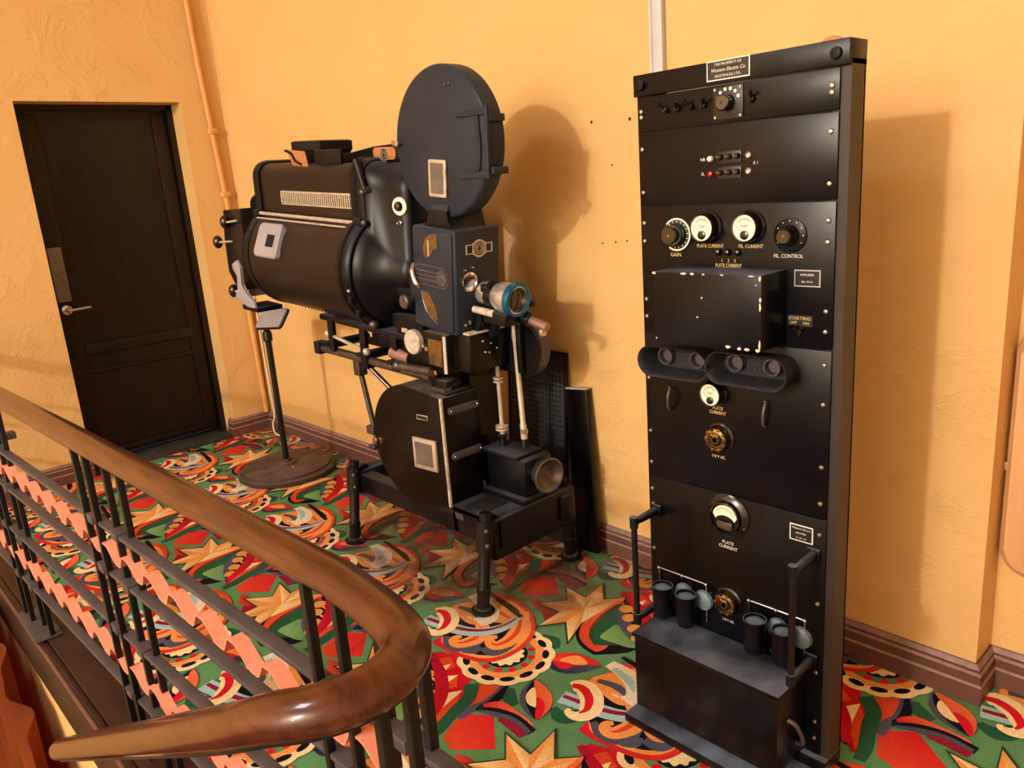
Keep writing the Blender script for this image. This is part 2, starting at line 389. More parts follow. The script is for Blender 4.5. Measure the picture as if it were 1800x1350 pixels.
CC = {'green': (92, 142, 100), 'dgreen': (38, 88, 66), 'dgreen2': (32, 62, 54), 'lgreen': (132, 178, 112), 'red': (200, 26, 44),
      'crim': (158, 14, 42), 'orred': (206, 74, 44), 'salmon': (226, 112, 74), 'orange': (232, 152, 84), 'tan': (214, 150, 78),
      'cream': (238, 218, 172), 'white': (226, 216, 200), 'black': (20, 18, 28), 'slate': (78, 80, 102), 'navy': (34, 40, 74),
      'ltblue': (158, 196, 204), 'dkred': (136, 26, 56)}
CARPET = [
('dgreen',None,[[-1682,1450],[-1675,1446],[-1667,1439],[-1658,1433],[-1651,1430],[-1644,1424],[-1634,1417],[-1623,1411],[-1616,1406],[-1625,1378],[-1634,1378],[-1647,1380],[-1663,1383],[-1678,1388],[-1689,1401],[-1697,1413],[-1703,1424],[-1705,1431]]),
('dgreen',None,[[-1517,1474],[-1508,1474],[-1498,1472],[-1488,1472],[-1483,1474],[-1481,1478],[-1477,1479],[-1475,1479],[-1474,1478],[-1473,1479],[-1470,1486],[-1466,1494],[-1463,1501],[-1460,1506],[-1458,1512],[-1457,1518],[-1455,1524],[-1435,1528],[-1432,1524],[-1427,1518],[-1423,1509],[-1420,1498],[-1419,1486],[-1420,1473],[-1424,1458],[-1432,1443],[-1445,1431],[-1459,1423],[-1474,1421],[-1489,1424],[-1503,1432],[-1514,1441],[-1522,1450],[-1526,1457]]),
('dgreen',None,[[-1825,1734],[-1816,1739],[-1801,1745],[-1784,1750],[-1764,1752],[-1748,1740],[-1737,1728],[-1729,1716],[-1725,1707],[-1738,1692],[-1747,1695],[-1759,1700],[-1770,1704],[-1777,1704],[-1784,1708],[-1798,1710],[-1812,1712],[-1822,1715]]),
('orred','red',[[-1718,1255],[-1634,1314],[-1521,1219],[-1617,1129],[-1680,1149]]),
('orred',None,[[-1805,1372],[-1725,1435],[-1700,1374],[-1701,1325],[-1719,1291]]),
('crim',None,[[-1974,1868],[-1884,1872],[-1891,1804]]),
('orred','crim',[[-1597,1128],[-1555,1146],[-1494,1143],[-1469,1109],[-1533,1089]]),
('black',None,[[-1758,2105],[-1765,2084],[-1770,2054],[-1774,2021],[-1775,1990],[-1776,1960],[-1776,1930],[-1774,1901],[-1770,1876],[-1765,1857],[-1759,1841],[-1751,1827],[-1742,1814],[-1730,1801],[-1717,1789],[-1703,1779],[-1689,1771],[-1674,1765],[-1658,1761],[-1642,1758],[-1629,1757],[-1619,1756],[-1612,1755],[-1604,1758],[-1593,1768],[-1573,1787],[-1547,1813],[-1525,1843],[-1516,1872],[-1525,1901],[-1546,1932],[-1574,1964],[-1600,1996],[-1626,2028],[-1653,2062],[-1680,2093],[-1703,2114],[-1722,2124],[-1736,2125],[-1748,2118]]),
('orred','salmon',[[-1758,2105],[-1769,2095],[-1773,2062],[-1773,2022],[-1772,1987],[-1772,1959],[-1770,1931],[-1767,1905],[-1763,1882],[-1757,1863],[-1750,1847],[-1742,1834],[-1733,1821],[-1723,1810],[-1712,1801],[-1700,1793],[-1688,1787],[-1675,1782],[-1662,1778],[-1649,1775],[-1638,1774],[-1629,1773],[-1620,1773],[-1613,1774],[-1608,1779],[-1604,1787],[-1601,1796],[-1600,1810],[-1603,1828],[-1611,1852],[-1623,1881],[-1639,1915],[-1656,1949],[-1680,1991],[-1708,2040],[-1737,2084]]),
('dgreen',None,[[-1742,2070],[-1749,2050],[-1748,2019],[-1745,1986],[-1741,1956],[-1736,1931],[-1730,1907],[-1723,1886],[-1716,1867],[-1708,1853],[-1700,1841],[-1691,1831],[-1681,1823],[-1671,1815],[-1660,1808],[-1648,1804],[-1636,1805],[-1623,1813],[-1609,1827],[-1594,1842],[-1581,1856],[-1566,1865],[-1549,1871],[-1537,1881],[-1537,1899],[-1555,1933],[-1586,1979],[-1624,2026],[-1656,2060],[-1682,2077],[-1707,2083],[-1728,2080]]),
('lgreen','green',[[-2627,1100],[-2633,1111],[-2636,1127],[-2636,1145],[-2636,1160],[-2637,1174],[-2638,1187],[-2636,1197],[-2629,1201],[-2614,1199],[-2594,1190],[-2572,1180],[-2552,1171],[-2531,1164],[-2510,1157],[-2492,1150],[-2481,1143],[-2481,1136],[-2487,1129],[-2498,1122],[-2510,1116],[-2523,1111],[-2540,1108],[-2557,1105],[-2573,1103],[-2589,1100],[-2604,1097],[-2617,1096]]),
('slate',None,[[-2585,1177],[-2606,1189],[-2625,1203],[-2642,1217],[-2657,1231],[-2671,1247],[-2682,1263],[-2691,1278],[-2697,1290],[-2700,1300],[-2700,1307],[-2697,1313],[-2689,1316],[-2676,1318],[-2659,1317],[-2639,1315],[-2618,1309],[-2596,1299],[-2573,1286],[-2550,1271],[-2530,1257],[-2514,1243],[-2501,1228],[-2489,1213],[-2479,1198],[-2470,1183],[-2462,1168],[-2457,1154],[-2456,1145],[-2458,1140],[-2464,1138],[-2473,1140],[-2487,1143],[-2507,1148],[-2533,1156],[-2561,1166]]),
('black',None,[[-2665,1289],[-2674,1297],[-2682,1304],[-2684,1310],[-2679,1315],[-2663,1318],[-2638,1320],[-2611,1320],[-2587,1316],[-2566,1309],[-2547,1298],[-2529,1285],[-2513,1272],[-2499,1257],[-2488,1241],[-2477,1224],[-2468,1208],[-2457,1191],[-2447,1173],[-2439,1157],[-2436,1145],[-2439,1139],[-2447,1136],[-2457,1136],[-2466,1137],[-2473,1137],[-2481,1139],[-2489,1142],[-2499,1149],[-2510,1161],[-2523,1176],[-2536,1192],[-2550,1206],[-2564,1218],[-2578,1228],[-2592,1237],[-2606,1247],[-2622,1258],[-2638,1269],[-2653,1279]]),
('tan',None,[[-2672,1312],[-2665,1312],[-2654,1312],[-2642,1311],[-2631,1311],[-2619,1311],[-2608,1311],[-2597,1310],[-2590,1310],[-2590,1300],[-2597,1300],[-2608,1300],[-2619,1300],[-2631,1300],[-2642,1300],[-2654,1300],[-2665,1300],[-2672,1300]]),
('tan',None,[[-2645,1306],[-2649,1320],[-2659,1330],[-2672,1333],[-2686,1330],[-2696,1320],[-2699,1306],[-2696,1293],[-2686,1283],[-2672,1279],[-2659,1283],[-2649,1293]]),
('tan',None,[[-2626,1270],[-2618,1270],[-2607,1271],[-2594,1271],[-2582,1271],[-2571,1271],[-2558,1271],[-2547,1272],[-2540,1272],[-2539,1262],[-2547,1261],[-2558,1261],[-2570,1260],[-2582,1260],[-2594,1260],[-2607,1259],[-2618,1259],[-2626,1258]]),
('tan',None,[[-2599,1264],[-2603,1278],[-2612,1288],[-2626,1291],[-2639,1288],[-2649,1278],[-2653,1264],[-2649,1251],[-2639,1241],[-2626,1237],[-2612,1241],[-2603,1251]]),
('tan',None,[[-2568,1227],[-2560,1226],[-2549,1226],[-2537,1225],[-2526,1225],[-2515,1224],[-2503,1224],[-2492,1223],[-2485,1223],[-2485,1213],[-2493,1213],[-2503,1213],[-2515,1214],[-2526,1214],[-2538,1214],[-2550,1214],[-2560,1215],[-2568,1215]]),
('tan',None,[[-2541,1221],[-2544,1234],[-2554,1244],[-2568,1248],[-2581,1244],[-2591,1234],[-2595,1221],[-2591,1207],[-2581,1197],[-2568,1194],[-2554,1197],[-2544,1207]]),
('tan',None,[[-2519,1186],[-2514,1186],[-2507,1187],[-2498,1187],[-2491,1187],[-2483,1187],[-2475,1188],[-2468,1188],[-2463,1188],[-2463,1178],[-2468,1178],[-2475,1177],[-2483,1177],[-2490,1176],[-2498,1176],[-2506,1175],[-2513,1175],[-2518,1174]]),
('tan',None,[[-2491,1180],[-2495,1194],[-2505,1204],[-2518,1207],[-2532,1204],[-2542,1194],[-2545,1180],[-2542,1167],[-2532,1157],[-2518,1153],[-2505,1157],[-2495,1167]]),
('crim','red',[[-2051,1387],[-2034,1419],[-1977,1439],[-1909,1451],[-1830,1390],[-1796,1339],[-1750,1264],[-1726,1186],[-1722,1121],[-1739,1123],[-1767,1150],[-1800,1221],[-1849,1284],[-1949,1352]]),
('orred',None,[[-2004,1382],[-1982,1423],[-1920,1398],[-1936,1342]]),
('orred',None,[[-1903,1328],[-1884,1375],[-1830,1330],[-1851,1292]]),
('orred',None,[[-1831,1270],[-1799,1317],[-1754,1261],[-1731,1173],[-1732,1129],[-1777,1204]]),
('cream',None,[[-1965,1355],[-1945,1401],[-1927,1347]]),
('cream',None,[[-1913,1335],[-1876,1374],[-1871,1302]]),
('cream',None,[[-1839,1278],[-1802,1331],[-1785,1234]]),
('red','crim',[[-2052,1399],[-2032,1395],[-2004,1388],[-1972,1378],[-1943,1368],[-1915,1355],[-1888,1339],[-1864,1322],[-1842,1304],[-1823,1286],[-1808,1268],[-1795,1250],[-1785,1230],[-1775,1208],[-1766,1184],[-1759,1163],[-1754,1149],[-1772,1140],[-1781,1153],[-1792,1171],[-1805,1192],[-1818,1209],[-1831,1225],[-1843,1240],[-1856,1255],[-1871,1270],[-1891,1286],[-1913,1302],[-1937,1317],[-1960,1333],[-1985,1347],[-2014,1360],[-2040,1371],[-2058,1380]]),
('dgreen',None,[[-1790,1389],[-1781,1380],[-1768,1368],[-1753,1352],[-1740,1332],[-1732,1311],[-1728,1290],[-1724,1270],[-1720,1250],[-1714,1228],[-1707,1204],[-1700,1179],[-1695,1157],[-1693,1138],[-1692,1122],[-1692,1109],[-1693,1100],[-1723,1098],[-1724,1107],[-1726,1119],[-1728,1133],[-1732,1149],[-1738,1168],[-1746,1191],[-1754,1216],[-1761,1239],[-1767,1261],[-1771,1281],[-1775,1298],[-1781,1310],[-1789,1321],[-1801,1333],[-1814,1344],[-1823,1352]]),
('slate',None,[[-1698,1446],[-1693,1434],[-1686,1417],[-1679,1399],[-1673,1382],[-1670,1369],[-1669,1356],[-1670,1344],[-1673,1331],[-1678,1318],[-1684,1307],[-1690,1297],[-1694,1289],[-1696,1276],[-1696,1261],[-1696,1246],[-1696,1235],[-1716,1233],[-1719,1243],[-1722,1259],[-1724,1276],[-1725,1293],[-1722,1309],[-1717,1322],[-1713,1332],[-1712,1340],[-1712,1348],[-1712,1355],[-1713,1363],[-1714,1373],[-1716,1388],[-1720,1407],[-1724,1424],[-1727,1437]]),
('black',None,[[-1706,1447],[-1700,1437],[-1691,1421],[-1682,1404],[-1675,1388],[-1674,1373],[-1675,1361],[-1677,1350],[-1680,1339],[-1684,1329],[-1690,1320],[-1695,1312],[-1700,1307],[-1705,1310],[-1704,1316],[-1702,1325],[-1700,1334],[-1699,1343],[-1699,1352],[-1700,1361],[-1701,1371],[-1704,1381],[-1706,1396],[-1710,1413],[-1715,1431],[-1717,1443]]),
('red','salmon',[[-1694,1322],[-1698,1326],[-1696,1335],[-1692,1346],[-1686,1354],[-1679,1362],[-1671,1369],[-1661,1375],[-1650,1378],[-1637,1380],[-1622,1379],[-1606,1377],[-1591,1376],[-1574,1374],[-1555,1373],[-1538,1371],[-1525,1369],[-1517,1368],[-1513,1367],[-1510,1365],[-1509,1363],[-1509,1360],[-1511,1355],[-1514,1351],[-1520,1348],[-1530,1347],[-1542,1347],[-1555,1348],[-1570,1347],[-1585,1347],[-1603,1346],[-1620,1344],[-1637,1342],[-1653,1337],[-1670,1329],[-1685,1323]]),
('black',None,[[-1702,1302],[-1696,1309],[-1686,1319],[-1674,1330],[-1661,1339],[-1646,1347],[-1630,1353],[-1614,1358],[-1597,1362],[-1582,1364],[-1567,1365],[-1553,1364],[-1540,1363],[-1525,1360],[-1510,1358],[-1497,1355],[-1488,1353],[-1492,1323],[-1502,1323],[-1514,1324],[-1529,1325],[-1542,1325],[-1555,1325],[-1567,1325],[-1579,1325],[-1592,1324],[-1606,1322],[-1621,1319],[-1635,1316],[-1649,1313],[-1661,1308],[-1674,1302],[-1686,1296],[-1695,1292]]),
('slate',None,[[-1691,1301],[-1682,1307],[-1670,1314],[-1656,1322],[-1642,1329],[-1629,1335],[-1615,1340],[-1601,1345],[-1587,1348],[-1572,1349],[-1558,1349],[-1545,1349],[-1533,1347],[-1521,1345],[-1510,1342],[-1501,1340],[-1494,1338],[-1498,1318],[-1504,1318],[-1514,1319],[-1524,1319],[-1535,1319],[-1547,1319],[-1559,1320],[-1571,1321],[-1583,1320],[-1596,1319],[-1608,1316],[-1622,1313],[-1635,1309],[-1649,1305],[-1664,1300],[-1677,1295],[-1686,1292]]),
('dkred',None,[[-1611,1320],[-1603,1323],[-1593,1327],[-1579,1331],[-1564,1333],[-1546,1332],[-1526,1329],[-1508,1326],[-1496,1325],[-1500,1295],[-1512,1297],[-1530,1299],[-1549,1302],[-1565,1303],[-1577,1304],[-1589,1305],[-1600,1305],[-1608,1305]]),
('slate',None,[[-1665,1521],[-1657,1527],[-1646,1528],[-1633,1526],[-1620,1524],[-1607,1521],[-1593,1516],[-1580,1510],[-1569,1504],[-1559,1498],[-1551,1491],[-1544,1484],[-1537,1476],[-1531,1467],[-1525,1456],[-1520,1446],[-1516,1434],[-1514,1421],[-1514,1407],[-1515,1394],[-1520,1385],[-1530,1382],[-1543,1384],[-1559,1387],[-1573,1391],[-1586,1395],[-1599,1400],[-1611,1407],[-1622,1415],[-1632,1424],[-1642,1435],[-1650,1447],[-1656,1460],[-1661,1476],[-1666,1493],[-1667,1510]]),
('black',None,[[-1661,1518],[-1654,1515],[-1642,1507],[-1628,1495],[-1614,1484],[-1601,1471],[-1588,1458],[-1574,1444],[-1562,1430],[-1549,1417],[-1536,1404],[-1525,1393],[-1522,1386],[-1527,1386],[-1539,1390],[-1554,1396],[-1567,1402],[-1578,1407],[-1588,1413],[-1599,1419],[-1609,1426],[-1618,1436],[-1628,1447],[-1637,1459],[-1645,1470],[-1652,1484],[-1658,1499],[-1662,1511]]),
('orred','salmon',[[-1660,1519],[-1658,1525],[-1647,1526],[-1632,1524],[-1618,1522],[-1606,1519],[-1593,1515],[-1580,1510],[-1569,1504],[-1559,1498],[-1551,1491],[-1544,1484],[-1537,1476],[-1531,1467],[-1526,1457],[-1522,1446],[-1519,1435],[-1517,1421],[-1516,1404],[-1517,1391],[-1522,1386],[-1532,1394],[-1547,1410],[-1564,1431],[-1582,1450],[-1603,1468],[-1627,1487],[-1648,1506]]),
('red',None,[[-1588,1456],[-1590,1463],[-1586,1466],[-1578,1466],[-1571,1465],[-1564,1463],[-1556,1459],[-1548,1454],[-1542,1448],[-1536,1441],[-1531,1433],[-1527,1425],[-1523,1417],[-1520,1407],[-1518,1397],[-1518,1389],[-1522,1389],[-1536,1400],[-1556,1420],[-1576,1441]]),
('cream',None,[[-1630,1493],[-1637,1492],[-1638,1482],[-1636,1471],[-1634,1462],[-1630,1453],[-1624,1444],[-1616,1436],[-1607,1429],[-1597,1424],[-1589,1422],[-1581,1421],[-1575,1422],[-1568,1423],[-1562,1424],[-1565,1431],[-1583,1450],[-1609,1476]]),
('navy','slate',[[-1717,1619],[-1720,1627],[-1719,1636],[-1717,1646],[-1712,1657],[-1707,1669],[-1700,1682],[-1691,1695],[-1681,1705],[-1670,1714],[-1658,1720],[-1644,1725],[-1628,1729],[-1607,1731],[-1584,1731],[-1563,1729],[-1549,1725],[-1544,1718],[-1545,1708],[-1550,1697],[-1556,1685],[-1561,1673],[-1568,1660],[-1576,1648],[-1584,1637],[-1593,1628],[-1602,1620],[-1612,1613],[-1622,1608],[-1633,1604],[-1645,1602],[-1657,1602],[-1669,1602],[-1682,1604],[-1696,1608],[-1708,1613]]),
('orred','red',[[-1716,1621],[-1719,1627],[-1718,1638],[-1716,1650],[-1712,1661],[-1707,1673],[-1700,1684],[-1691,1696],[-1681,1705],[-1670,1713],[-1656,1719],[-1642,1724],[-1626,1727],[-1606,1729],[-1582,1729],[-1562,1728],[-1550,1725],[-1551,1720],[-1560,1712],[-1572,1703],[-1584,1694],[-1594,1684],[-1605,1673],[-1617,1662],[-1629,1653],[-1642,1647],[-1657,1643],[-1671,1639],[-1683,1636],[-1694,1631],[-1703,1625],[-1711,1621]]),
('orange',None,[[-1672,1652],[-1675,1658],[-1674,1668],[-1671,1679],[-1666,1689],[-1660,1698],[-1653,1706],[-1644,1713],[-1634,1716],[-1621,1716],[-1605,1712],[-1592,1707],[-1586,1701],[-1589,1693],[-1598,1683],[-1611,1673],[-1623,1666],[-1636,1659],[-1650,1654],[-1663,1651]]),
('red',None,[[-1685,1634],[-1685,1638],[-1680,1643],[-1672,1648],[-1663,1652],[-1653,1657],[-1640,1662],[-1627,1666],[-1619,1666],[-1615,1660],[-1615,1651],[-1617,1641],[-1620,1634],[-1625,1629],[-1631,1625],[-1639,1622],[-1647,1621],[-1657,1622],[-1669,1625],[-1680,1629]]),
('cream',None,[[-1674,1557],[-1670,1568],[-1668,1579],[-1668,1590],[-1670,1601],[-1675,1612],[-1681,1621],[-1689,1630],[-1693,1640],[-1696,1651],[-1701,1661],[-1707,1671],[-1715,1678],[-1725,1684],[-1736,1689],[-1746,1693],[-1753,1702],[-1761,1710],[-1771,1716],[-1782,1720],[-1793,1722],[-1804,1721],[-1816,1719],[-1826,1723],[-1837,1727],[-1848,1728],[-1859,1728],[-1870,1725],[-1881,1720],[-1890,1713],[-1900,1709],[-1912,1708],[-1923,1705],[-1933,1700],[-1942,1693],[-1949,1685],[-1955,1675],[-1960,1665],[-1970,1659],[-1979,1651],[-1986,1643],[-1992,1633],[-1995,1622],[-1996,1611],[-1996,1599],[-2000,1589],[-2005,1579],[-2008,1568],[-2010,1557],[-2008,1545],[-2005,1535],[-2000,1524],[-1996,1514],[-1996,1503],[-1995,1491],[-1992,1480],[-1986,1470],[-1979,1462],[-1970,1455],[-1960,1449],[-1955,1439],[-1949,1429],[-1942,1420],[-1933,1413],[-1923,1408],[-1912,1405],[-1900,1404],[-1890,1400],[-1881,1393],[-1870,1388],[-1859,1385],[-1848,1385],[-1837,1387],[-1826,1390],[-1816,1394],[-1804,1392],[-1793,1392],[-1782,1393],[-1771,1397],[-1761,1403],[-1753,1411],[-1746,1420],[-1736,1425],[-1725,1429],[-1715,1435],[-1707,1443],[-1701,1452],[-1696,1463],[-1693,1474],[-1689,1484],[-1681,1492],[-1675,1502],[-1670,1512],[-1668,1523],[-1668,1534],[-1670,1546]]),
('black',None,[[-1690,1593],[-1696,1607],[-1705,1615],[-1713,1613],[-1717,1602],[-1715,1587],[-1709,1572],[-1701,1565],[-1693,1567],[-1689,1577]]),
('black',None,[[-1724,1657],[-1736,1667],[-1747,1669],[-1753,1664],[-1751,1653],[-1743,1640],[-1731,1630],[-1720,1627],[-1714,1633],[-1716,1644]]),
('black',None,[[-1783,1698],[-1798,1701],[-1810,1698],[-1812,1691],[-1806,1682],[-1793,1674],[-1777,1671],[-1766,1673],[-1763,1681],[-1770,1690]]),
('black',None,[[-1855,1707],[-1870,1702],[-1879,1695],[-1878,1687],[-1867,1682],[-1852,1681],[-1837,1685],[-1829,1693],[-1830,1701],[-1840,1706]]),
('black',None,[[-1923,1681],[-1934,1670],[-1938,1660],[-1933,1653],[-1922,1653],[-1908,1660],[-1897,1670],[-1893,1681],[-1897,1688],[-1909,1688]]),
('black',None,[[-1971,1627],[-1976,1612],[-1974,1601],[-1967,1597],[-1957,1603],[-1948,1615],[-1943,1630],[-1944,1641],[-1951,1645],[-1962,1639]]),
('black',None,[[-1988,1557],[-1986,1541],[-1979,1532],[-1971,1532],[-1965,1541],[-1962,1557],[-1965,1572],[-1971,1581],[-1979,1581],[-1986,1572]]),
('black',None,[[-1971,1486],[-1962,1474],[-1951,1469],[-1944,1473],[-1943,1484],[-1948,1498],[-1957,1511],[-1967,1516],[-1974,1512],[-1976,1501]]),
('black',None,[[-1923,1432],[-1909,1426],[-1897,1426],[-1893,1432],[-1897,1443],[-1908,1454],[-1922,1460],[-1933,1460],[-1938,1454],[-1934,1443]]),
('black',None,[[-1855,1407],[-1840,1407],[-1830,1413],[-1829,1421],[-1837,1428],[-1852,1432],[-1867,1432],[-1878,1426],[-1879,1419],[-1870,1411]]),
('black',None,[[-1783,1415],[-1770,1423],[-1763,1432],[-1766,1440],[-1777,1443],[-1793,1440],[-1806,1432],[-1812,1422],[-1810,1415],[-1798,1412]]),
('black',None,[[-1724,1456],[-1716,1470],[-1714,1481],[-1720,1486],[-1731,1483],[-1743,1474],[-1751,1461],[-1753,1449],[-1747,1444],[-1736,1447]]),
('black',None,[[-1690,1521],[-1689,1536],[-1693,1547],[-1701,1549],[-1709,1541],[-1715,1527],[-1717,1511],[-1713,1501],[-1705,1499],[-1696,1506]]),
('orange',None,[[-1703,1557],[-1705,1565],[-1711,1573],[-1716,1581],[-1719,1588],[-1718,1597],[-1717,1607],[-1717,1616],[-1722,1623],[-1730,1628],[-1738,1632],[-1745,1637],[-1750,1644],[-1752,1653],[-1756,1662],[-1763,1668],[-1772,1670],[-1781,1670],[-1790,1670],[-1798,1673],[-1804,1679],[-1811,1685],[-1819,1689],[-1828,1689],[-1837,1685],[-1845,1680],[-1853,1678],[-1861,1679],[-1870,1682],[-1880,1683],[-1888,1680],[-1894,1673],[-1899,1665],[-1905,1658],[-1912,1654],[-1921,1653],[-1930,1650],[-1938,1645],[-1941,1637],[-1942,1627],[-1943,1618],[-1946,1611],[-1953,1605],[-1961,1599],[-1966,1591],[-1967,1583],[-1964,1573],[-1961,1565],[-1959,1557],[-1961,1549],[-1964,1540],[-1967,1531],[-1966,1522],[-1961,1515],[-1953,1509],[-1946,1503],[-1943,1495],[-1942,1486],[-1941,1477],[-1938,1468],[-1930,1463],[-1921,1461],[-1912,1459],[-1905,1455],[-1899,1449],[-1894,1440],[-1888,1433],[-1880,1431],[-1870,1432],[-1861,1435],[-1853,1436],[-1845,1434],[-1837,1429],[-1828,1425],[-1819,1424],[-1811,1428],[-1804,1435],[-1798,1441],[-1790,1444],[-1781,1444],[-1772,1443],[-1763,1445],[-1756,1451],[-1752,1460],[-1750,1469],[-1745,1476],[-1738,1481],[-1730,1485],[-1722,1490],[-1717,1498],[-1717,1507],[-1718,1516],[-1719,1525],[-1716,1533],[-1711,1540],[-1705,1548]]),
('green',None,[[-1733,1557],[-1735,1577],[-1741,1596],[-1751,1614],[-1764,1630],[-1779,1643],[-1797,1652],[-1817,1658],[-1837,1660],[-1857,1658],[-1877,1652],[-1895,1643],[-1910,1630],[-1923,1614],[-1933,1596],[-1939,1577],[-1941,1557],[-1939,1536],[-1933,1517],[-1923,1499],[-1910,1483],[-1895,1471],[-1877,1461],[-1857,1455],[-1837,1453],[-1817,1455],[-1797,1461],[-1779,1471],[-1764,1483],[-1751,1499],[-1741,1517],[-1735,1536]]),
('red',None,[[-1731,1557],[-1735,1567],[-1745,1571],[-1755,1567],[-1759,1557],[-1755,1547],[-1745,1543],[-1735,1547]]),
('red',None,[[-1744,1602],[-1748,1612],[-1758,1616],[-1768,1612],[-1772,1602],[-1768,1593],[-1758,1588],[-1748,1593]]),
('red',None,[[-1777,1636],[-1781,1646],[-1791,1650],[-1801,1646],[-1805,1636],[-1801,1626],[-1791,1622],[-1781,1626]]),
('red',None,[[-1823,1648],[-1827,1658],[-1837,1662],[-1847,1658],[-1851,1648],[-1847,1638],[-1837,1634],[-1827,1638]]),
('red',None,[[-1869,1636],[-1873,1646],[-1883,1650],[-1893,1646],[-1897,1636],[-1893,1626],[-1883,1622],[-1873,1626]]),
('red',None,[[-1902,1602],[-1906,1612],[-1916,1616],[-1926,1612],[-1930,1602],[-1926,1593],[-1916,1588],[-1906,1593]]),
('red',None,[[-1915,1557],[-1919,1567],[-1929,1571],[-1938,1567],[-1943,1557],[-1938,1547],[-1929,1543],[-1919,1547]]),
('red',None,[[-1902,1511],[-1906,1521],[-1916,1525],[-1926,1521],[-1930,1511],[-1926,1501],[-1916,1497],[-1906,1501]]),
('red',None,[[-1869,1477],[-1873,1487],[-1883,1491],[-1893,1487],[-1897,1477],[-1893,1468],[-1883,1463],[-1873,1468]]),
('red',None,[[-1823,1465],[-1827,1475],[-1837,1479],[-1847,1475],[-1851,1465],[-1847,1455],[-1837,1451],[-1827,1455]]),
('red',None,[[-1777,1477],[-1781,1487],[-1791,1491],[-1801,1487],[-1805,1477],[-1801,1468],[-1791,1463],[-1781,1468]]),
('red',None,[[-1744,1511],[-1748,1521],[-1758,1525],[-1768,1521],[-1772,1511],[-1768,1501],[-1758,1497],[-1748,1501]]),
('black',None,[[-1761,1557],[-1764,1576],[-1771,1595],[-1783,1610],[-1799,1623],[-1817,1630],[-1837,1633],[-1857,1630],[-1875,1623],[-1891,1610],[-1903,1595],[-1910,1576],[-1913,1557],[-1910,1537],[-1903,1519],[-1891,1503],[-1875,1491],[-1857,1483],[-1837,1481],[-1817,1483],[-1799,1491],[-1783,1503],[-1771,1519],[-1764,1537]]),
('cream',None,[[-1770,1557],[-1771,1561],[-1775,1565],[-1780,1568],[-1782,1571],[-1782,1576],[-1779,1581],[-1778,1586],[-1779,1590],[-1782,1593],[-1788,1595],[-1793,1595],[-1797,1597],[-1798,1601],[-1799,1606],[-1800,1611],[-1803,1615],[-1808,1616],[-1813,1614],[-1818,1612],[-1822,1612],[-1826,1614],[-1829,1618],[-1833,1622],[-1837,1624],[-1841,1622],[-1845,1618],[-1848,1614],[-1852,1612],[-1856,1612],[-1861,1614],[-1866,1616],[-1871,1615],[-1874,1611],[-1875,1606],[-1876,1601],[-1877,1597],[-1881,1595],[-1886,1595],[-1892,1593],[-1895,1590],[-1896,1586],[-1894,1581],[-1892,1576],[-1892,1571],[-1894,1568],[-1899,1565],[-1903,1561],[-1904,1557],[-1903,1552],[-1899,1549],[-1894,1545],[-1892,1542],[-1892,1538],[-1894,1533],[-1896,1528],[-1895,1523],[-1892,1520],[-1886,1519],[-1881,1518],[-1877,1516],[-1876,1513],[-1875,1507],[-1874,1502],[-1871,1498],[-1866,1498],[-1861,1499],[-1856,1501],[-1852,1502],[-1848,1499],[-1845,1495],[-1841,1491],[-1837,1489],[-1833,1491],[-1829,1495],[-1826,1499],[-1822,1502],[-1818,1501],[-1813,1499],[-1808,1498],[-1803,1498],[-1800,1502],[-1799,1507],[-1798,1513],[-1797,1516],[-1793,1518],[-1788,1519],[-1782,1520],[-1779,1523],[-1778,1528],[-1779,1533],[-1782,1538],[-1782,1542],[-1780,1545],[-1775,1549],[-1771,1552]]),
('red','orred',[[-2094,1435],[-2076,1432],[-2050,1432],[-2023,1434],[-1997,1436],[-1975,1438],[-1952,1442],[-1931,1446],[-1912,1451],[-1895,1457],[-1879,1464],[-1865,1472],[-1853,1481],[-1843,1491],[-1836,1501],[-1830,1513],[-1825,1526],[-1821,1539],[-1818,1553],[-1816,1568],[-1815,1582],[-1814,1597],[-1815,1613],[-1817,1628],[-1820,1643],[-1824,1658],[-1830,1673],[-1837,1688],[-1845,1702],[-1853,1714],[-1863,1727],[-1873,1738],[-1883,1749],[-1895,1760],[-1907,1770],[-1920,1780],[-1933,1788],[-1946,1797],[-1960,1804],[-1974,1811],[-1989,1818],[-2005,1823],[-2022,1828],[-2039,1832],[-2056,1835],[-2072,1836],[-2088,1837],[-2104,1837],[-2120,1834],[-2138,1830],[-2156,1825],[-2173,1817],[-2186,1805],[-2194,1789],[-2199,1769],[-2201,1747],[-2205,1728],[-2210,1710],[-2214,1693],[-2219,1678],[-2223,1664],[-2228,1655],[-2233,1648],[-2236,1640],[-2232,1627],[-2219,1605],[-2199,1579],[-2178,1553],[-2159,1531],[-2143,1515],[-2127,1503],[-2113,1491],[-2103,1480],[-2100,1467],[-2102,1454],[-2102,1443]]),
